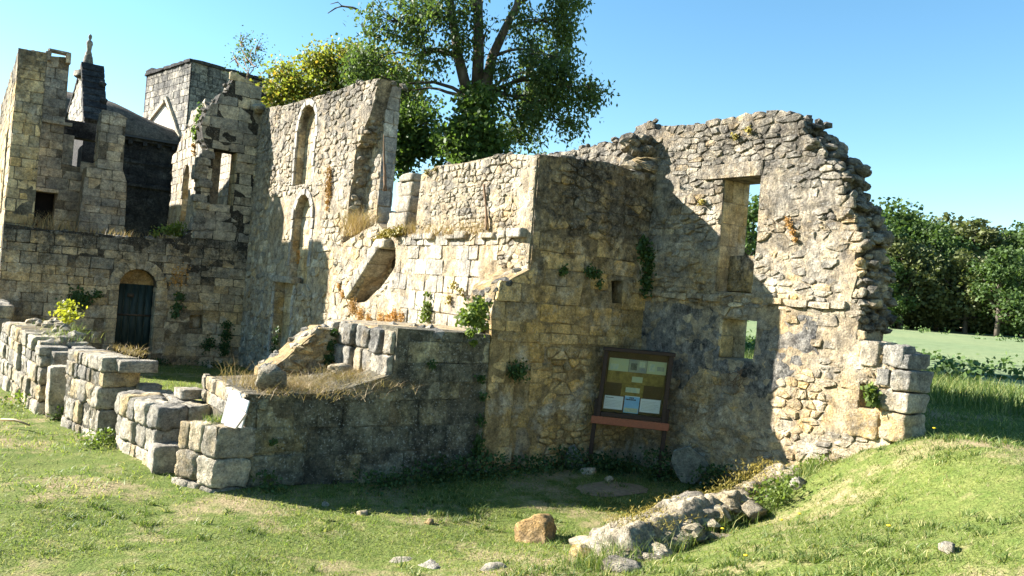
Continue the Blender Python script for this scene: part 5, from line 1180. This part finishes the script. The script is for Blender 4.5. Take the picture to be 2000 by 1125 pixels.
for i, (x, y, lb) in enumerate(((889, 553, 'tiny olive tuft on the ashlar, left of two'), (905, 568, 'tiny olive tuft on the ashlar, right of two'), (880, 583, 'narrow rusty tuft on the ashlar below the two tufts'))):
    patch('moss', lb, 'moss', uP([(x, y, 5), (x, y + 8, 4)], UP_), nU, 60, 'moss', .035, 20 + i)
patch('moss', 'large orange moss sheet below the slanting flue', 'moss', uP([(690, 600, 16), (705, 615, 15), (745, 622, 12), (770, 617, 14), (785, 620, 12), (670, 575, 9), (662, 560, 6), (720, 622, 10), (758, 622, 10)], UP_), nU, 4200, 'rust_moss', .022, 24, .02)
patch('moss', 'golden moss cushion on top of the flue stones', 'moss', uP([(755, 458, 12), (775, 455, 14), (740, 468, 8), (785, 452, 8)], UP_), (-.5, -.2, .84), 1600, 'moss', .045, 25, .03)
patch('moss', 'orange dry moss streak right of the upper arched window', 'moss', uP([(645, 335, 9), (645, 350, 9), (644, 365, 9), (643, 380, 8), (641, 395, 7), (640, 408, 5)], UW), nU, 1500, 'rust_moss', .03, 26, .03)
patch('moss', 'rust coloured dry tuft right of the gable window', 'moss', uP([(1540, 430, 5), (1545, 442, 6), (1550, 455, 6), (1554, 468, 5)], UG), nU, 500, 'rust_moss', .02, 27, .03)
patch('moss', 'orange stain of moss under the lower arched window', 'moss', uP([(583, 497, 8), (583, 508, 7)], UW), nU, 160, 'rust_moss', .05, 28, .01)
patch('moss', 'golden moss on the left top of the rubble corner wall', 'moss', uP([(835, 338, 8), (850, 333, 6)], UP_), (-.4, 0, .9), 260, 'moss', .03, 29, .03)
patch('moss', 'orange lichen streak on the ragged block stub', 'moss', uP([(160, 740, 9), (155, 770, 8), (170, 790, 9), (165, 820, 7)], -.72), nU, 1100, 'moss', .04, 30, .012)
for i, (x, y, lb) in enumerate(((1465, 255, 'small olive weed near the top of the gable wall, right'), (1440, 268, 'small olive weed near the top of the gable wall, left'), (1375, 395, 'small olive weed left of the gable window'))):
    patch('moss', lb, 'moss', uP([(x, y, 6)], UG), nU, 90, 'moss', .03, 34 + i)
patch('fern', 'green fern growing from the hole beside the quoin blocks', 'fern', uP([(1705, 762, 9), (1710, 775, 9), (1715, 788, 7)], UG), nU, 420, 'leaf_lit', .05, 40, .06)
patch('shrub', 'lemon yellow shrub on the farthest block stub', 'shrub', [(tuple(on_u(x, y, -.8)), r_ * .011) for x, y, r_ in ((132, 600, 15), (125, 615, 14), (140, 618, 14), (130, 628, 12))], (0, 0, 1), 420, 'leaf_lemon', .06, 41, .05)
patch('weeds', 'yellow green weeds on the courtyard wall top at the sunlit fragment', 'weeds', [(tuple(on_v(x, y, VD + .3)), r_ * .0165) for x, y, r_ in ((345, 448, 14), (325, 455, 14), (300, 463, 8), (350, 460, 12))], (0, 0, 1), 500, 'leaf_lit', .08, 42, .08)

def blades(cent, h, wdt, rg, lean=.5, base_dir=None):
    n = len(cent); a_ = rg.uniform(0, 2 * np.pi, n); hh = h * rg.uniform(.45, 1.3, n)
    sd = np.stack([np.cos(a_), np.sin(a_), np.zeros(n)], 1); ln = rg.normal(size=(n, 2)) * lean
    tip = cent + np.stack([ln[:, 0] * hh, ln[:, 1] * hh, hh], 1); mid = cent + np.stack([ln[:, 0] * hh * .3, ln[:, 1] * hh * .3, hh * .55], 1)
    w_ = (wdt * rg.uniform(.6, 1.3, n))[:, None]
    V_ = np.stack([cent - sd * w_, cent + sd * w_, mid + sd * w_ * .7, tip, mid - sd * w_ * .7], 1).reshape(-1, 3)
    k = np.arange(n)[:, None] * 5
    F_ = (k[:, :, None] + np.array([[[0, 1, 2], [0, 2, 4], [4, 2, 3]]])).reshape(-1, 3)
    return V_, F_, np.repeat(np.concatenate([rg.random((n, 3)), np.ones((n, 1))], 1), 5, 0)
def dry_tuft(name, label, cents, n, h, mat, seed, spread, lean=.8, wdt=.003, cat='dry grass', kind=None):
    rg = np.random.default_rng(seed); c = np.asarray([cents[i % len(cents)] for i in range(n)]) + rg.normal(size=(n, 3)) * np.asarray(spread)
    V_, F_, T_ = blades(c, h, wdt, rg, lean); o_ = Vector(cents[0]); o = link(name, npmesh(name, V_ - np.asarray(o_), F_, T_), M[mat]); o.location = o_
    tag(o, label, cat, kind=kind); return o
dry_tuft('dry_grass', 'mat of straw coloured dry grass along the low wall top', [(.6 + .13 * i, .55, 1.06 + (.1 if i > 7 else 0)) for i in range(12)], 5200, .10, 'dry', 50, (.12, .35, .02), 1.6)
dry_tuft('dry_grass', 'dry russet grass on the ledge under the lit rubble', [(UP_ + .1, 3.0 + .15 * i, 3.28) for i in range(9)] + [(UP_ + .05, 1.2 + .2 * i, 3.25) for i in range(9)], 2200, .2, 'dry', 51, (.08, .1, .03), .8)
dry_tuft('dry_grass', 'brown dead stems at the foot of the tall wall end', [(UP_ + .1, 5.6 + .12 * i, 3.35) for i in range(8)], 900, .42, 'dry', 52, (.1, .12, .05), .7, .004)
dry_tuft('dry_grass', 'sparse dry grass on top of the courtyard wall by the far pier', [(-1.2 + .12 * i, VD + .2, 3.05) for i in range(10)], 240, .4, 'dry', 53, (.08, .1, .02), .5, .006)
dry_tuft('dry_grass', 'thin dry tufts along the courtyard wall top', [(0 + .22 * i, VD + .2, 3.05) for i in range(12)], 300, .18, 'dry', 54, (.1, .12, .02), .6, .006)
dry_tuft('dry_grass', 'dry stalks on the left corner of the low wall', [(.4, .6, 1.05), (.5, .9, 1.05)], 60, .3, 'dry', 55, (.1, .2, .02), 1.0)
dry_tuft('green_tuft', 'little green grass tuft beside the white board', [(.05, .3, .7), (.15, .35, .7)], 300, .08, 'blade_tall', 56, (.07, .07, .01), .6, cat='grass tuft')
dry_tuft('dry_grass', 'straw hanging on top of the ragged block stub', [(-.3, 3.4, 1.1), (-.25, 3.7, 1.1), (-.3, 4.1, 1.1)], 300, .07, 'dry', 57, (.1, .15, .03), 1.4)
dry_tuft('green_tuft', 'thin grass on top of the farthest block stub', [(-.8, 6.3 + .4 * i, 1.0) for i in range(8)], 900, .12, 'blade', 58, (.2, .2, .03), .8, cat='grass tuft')
# dead mullein stalk and bare twigs
ps = [on_u(752, 372, 4.3), on_u(751, 330, 4.3), on_u(750, 290, 4.3), on_u(749, 262, 4.3)]
v, f = tube(wob(ps[0], ps[3], 10, .02, Rt), [.05, .03, .04, .028, .03, .022, .026, .02, .018, .012, .006], 6); tag(link('dead_stalk', pmesh('dead_stalk', v, f), M['twig']), 'tall dead flower stalk beside the end of the tall wall', 'stalk')
ps = [on_u(945, 360, UP_ - .06), on_u(952, 450, UP_ - .06)]
v, f = tube(wob(ps[0], ps[1], 8, .04, Rt), [.02, .018, .022, .016, .018, .02, .025, .03, .03], 5); tag(link('dead_stalk', pmesh('dead_stalk', v, f), M['twig']), 'dead creeper stem on the lit rubble corner wall', 'stalk')
tws = []
for i in range(7):
    a_ = on_v(1235, 312, -.02); b_ = on_v(1268 + Rt.uniform(-12, 28), 318 + Rt.uniform(-16, 22), -.35); tws.append(tube(wob(a_, b_, 5, .15, Rt), [.006, .006, .005, .004, .003, .002], 4))
v, f = merge_tubes(tws); tag(link('bare_twigs', pmesh('bare_twigs', v, f), M['dry']), 'pale bare twigs jutting out near the wall corner top', 'twigs')
tws = []
for i in range(26):
    a_ = on_u(1435 + Rt.uniform(-15, 15), 740 + Rt.uniform(-20, 15), UG - .06); b_ = on_u(1440 + Rt.uniform(-30, 25), 720 + Rt.uniform(-20, 45), UG - .1 - Rt.uniform(0, .1)); tws.append(tube(wob(a_, b_, 4, .15, Rt), [.004, .004, .003, .003, .002], 3))
v, f = merge_tubes(tws); tag(link('bare_twigs', pmesh('bare_twigs', v, f), M['twig']), 'tangle of dead twigs below the lower slit window', 'twigs')

# ------------------------------------------------------------------ weeds along the wall foot
def weed(name, label, u_, v_, r_, h, n, mat, size, seed, cat='weeds'):
    rg = np.random.default_rng(seed); c = np.stack([u_ + rg.normal(size=n) * r_ * .5, v_ + rg.normal(size=n) * r_ * .4, rg.random(n) ** 1.3 * h], 1)
    c[:, 2] += np.array([ground_z(a_, b_) for a_, b_ in c[:, :2]]); V_, F_, T_ = leaves(c, size, rg, asp=.38, nrm=(0, -.3, .9))
    o_ = Vector(gz(u_, v_)); o = link(name, npmesh(name, V_ - np.asarray(o_), F_, T_), M[mat]); o.location = o_; return tag(o, label, cat)
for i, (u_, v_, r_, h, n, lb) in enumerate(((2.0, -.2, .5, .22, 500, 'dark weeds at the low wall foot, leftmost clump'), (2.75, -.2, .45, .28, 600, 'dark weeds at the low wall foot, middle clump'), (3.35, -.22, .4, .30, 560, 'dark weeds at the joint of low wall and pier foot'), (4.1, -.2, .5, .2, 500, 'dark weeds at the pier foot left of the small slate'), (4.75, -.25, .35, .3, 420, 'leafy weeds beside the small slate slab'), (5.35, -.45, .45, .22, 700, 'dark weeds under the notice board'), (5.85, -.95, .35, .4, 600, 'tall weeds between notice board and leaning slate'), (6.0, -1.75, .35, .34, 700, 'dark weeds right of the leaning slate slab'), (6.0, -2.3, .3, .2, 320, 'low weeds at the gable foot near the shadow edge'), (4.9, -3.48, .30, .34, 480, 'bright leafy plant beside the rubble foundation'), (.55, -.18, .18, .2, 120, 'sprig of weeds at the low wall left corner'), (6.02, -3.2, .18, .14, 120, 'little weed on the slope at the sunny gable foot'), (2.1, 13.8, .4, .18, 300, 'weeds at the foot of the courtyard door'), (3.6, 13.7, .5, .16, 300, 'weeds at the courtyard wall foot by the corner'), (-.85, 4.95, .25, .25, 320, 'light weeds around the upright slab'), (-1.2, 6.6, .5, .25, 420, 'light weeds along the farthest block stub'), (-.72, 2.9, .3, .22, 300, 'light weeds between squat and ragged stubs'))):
    weed('weeds', lb, u_, v_, r_, h, n, 'leaf_lit' if 'light' in lb or 'bright' in lb or 'sunny' in lb else 'leaf_dark', .045, 600 + i)  # sunny spots get the sunlit green, shaded ones the darker green

# ------------------------------------------------------------------ lawn blades, tall grass, crop rows (uncountable)
gr = np.random.default_rng(5)
def gzs(P): return np.array([ground_z(a_, b_) for a_, b_ in P])
def lawn(n, u0, u1, v0, v1, h, wdt, name, mat, lean=.9, dens=None, label='', tuft=0):
    P = np.stack([gr.uniform(u0, u1, n), gr.uniform(v0, v1, n)], 1)
    ok = np.ones(len(P), bool)
    # visible wedge only
    rel = P - np.array([CAM.x, CAM.y]); fw = rel @ np.array([F0.x, F0.y]); rt = rel @ np.array([R0.x, R0.y])
    ok &= (fw > 1.2) & (np.abs(rt) < fw * .74 + .6)
    if dens: ok &= np.array([gr.random() < dens(a_, b_) for a_, b_ in P])
    P = P[ok]
    if tuft: P = np.repeat(P, tuft, 0) + gr.normal(size=(len(P) * tuft, 2)) * .03
    C_ = np.concatenate([P, gzs(P)[:, None]], 1)
    V_, F_, T_ = blades(C_, h, wdt, gr, lean)
    o = link(name, npmesh(name, V_, F_, T_), M[mat]); return tag(o, label, 'grass', kind='stuff')
def dn(a_, b_):
    k = noise.noise((a_ * .75, b_ * .75, 2)) + .5 * noise.noise((a_ * 2.5, b_ * 2.5, 7)); inside = (a_ > 6.1 and -4.0 < b_ < 1)
    if inside or (0 < a_ < 3.9 and b_ > 0 and b_ < 2) or (a_ > 3.9 and b_ > 0 and a_ < 6.2): return 0
    return max(.10, min(1, .62 - k * 1.0))
lawn(210000, -7, 7.5, -8.2, .2, .032, .0035, 'lawn_grass', 'blade', 1.1, dn, 'short patchy lawn grass in the foreground')
lawn(60000, -7, 6.2, 0, 14, .05, .006, 'lawn_grass', 'blade', 1.0, lambda a_, b_: dn(a_, b_) if (a_ < -.2 or (b_ > 2.5 and a_ < 4)) else 0, 'lawn grass behind the block stubs and in the courtyard')
lawn(9000, 2.0, 6.6, -4.9, -2.6, .17, .0035, 'tall_grass', 'blade_tall', .5, lambda a_, b_: max(0, 1 - abs(b_ + 3.72 - (a_ - 2.5) * .18) / .32), 'taller grass fringing the rubble foundation', 3)
lawn(60000, 6.0, 13.5, -7, 8, .06, .006, 'lawn_grass', 'blade_tall', .8, lambda a_, b_: 0 if (a_ < 6.8 and b_ > -4.4) else .8, 'green grass behind the gable wall')
lawn(26000, 8.6, 14.5, -6.0, 8, .22, .008, 'tall_grass', 'blade_tall', .35, lambda a_, b_: smooth((a_ - 9.3) / 1.2), 'tall green grass at the edge of the field')
lawn(4200, -7, 7, -8.2, 0, .055, .005, 'lawn_tufts', 'blade_tall', .9, lambda a_, b_: dn(a_, b_) * (.15 + smooth(noise.noise((a_ * .6, b_ * .6, 9)) * 3)), 'scattered greener tufts in the lawn', 26)
dry_tuft('dry_moss', 'brown moss and straw over the rubble foundation', [tuple(A_.lerp(B_, .12 + .8 * i / 30) + nr * .16 * math.sin(i * 2.1) + Z0 * (ground_z(*(A_.lerp(B_, .12 + .8 * i / 30)).xy) + .27)) for i in range(31)], 4200, .028, 'moss', 59, (.10, .09, .02), 1.4, .004, 'moss', 'stuff')
# broad leaved crop: clumps in a band beyond the tall grass
cp = []
for i in range(420):
    a_, b_ = gr.uniform(14.5, 24), gr.uniform(-6, 14)
    if gr.random() > 1 - (a_ - 14.5) / 14: continue
    cp.append((a_, b_, ground_z(a_, b_) + gr.uniform(.05, .25)))
V_, F_, T_ = leaves(sprays(np.array(cp), 30, .13, gr, .2), .12, gr, asp=.45, nrm=(0, 0, 1)); tag(link('crop_plants', npmesh('crop_plants', V_, F_, T_), M['crop']), 'broad leaved plants at the near edge of the field', 'crop', kind='stuff')
cp = []
for i in range(260):
    a_, b_ = gr.uniform(40, 75), gr.uniform(-15, 40)
    if noise.noise((a_ * .12, b_ * .12, 0)) > .12: cp.append((a_, b_, ground_z(a_, b_) + .2))
if cp:
    V_, F_, T_ = leaves(sprays(np.array(cp), 26, .22, gr, .1), .16, gr, asp=.45); tag(link('crop_plants', npmesh('crop_plants', V_, F_, T_), M['crop']), 'scattered taller plants out in the pale field', 'crop', kind='stuff')
# dandelions
for i, (px, py, lb) in enumerate(((1560, 1006, 'yellow flower nearest the end of the rubble foundation'), (1525, 1018, 'yellow flower by the bright leafy plant'), (1735, 1030, 'yellow flower out on the right lawn'), (1410, 1035, 'yellow flower in front of the rubble foundation'), (1820, 888, 'yellow flower below the shadow of the gable end'), (1455, 1088, 'yellow flower near the bottom edge'))):
    p_ = on_z(px, py, .5)
    for _ in range(8): p_ = on_z(px, py, ground_z(p_.x, p_.y) + .1)
    fl = thing('dandelion', lb, 'flower', (p_.x, p_.y, ground_z(p_.x, p_.y)), 'yellow flowers in the grass')
    b_ = Vector((p_.x, p_.y, ground_z(p_.x, p_.y))); v, f = tube([b_, b_ + Vector((.005, 0, .06)), b_ + Vector((.01, 0, .11))], [.003, .003, .002], 4); link('stem', pmesh('stem', v, f), M['blade_tall'], fl)
    v, f = lathe([(.004, -.006), (.016, 0), (.019, .004), (.010, .008), (.002, .009)], (p_.x + .01, p_.y, ground_z(p_.x, p_.y) + .11), 10); link('petals', pmesh('petals', v, f), M['petal'], fl)
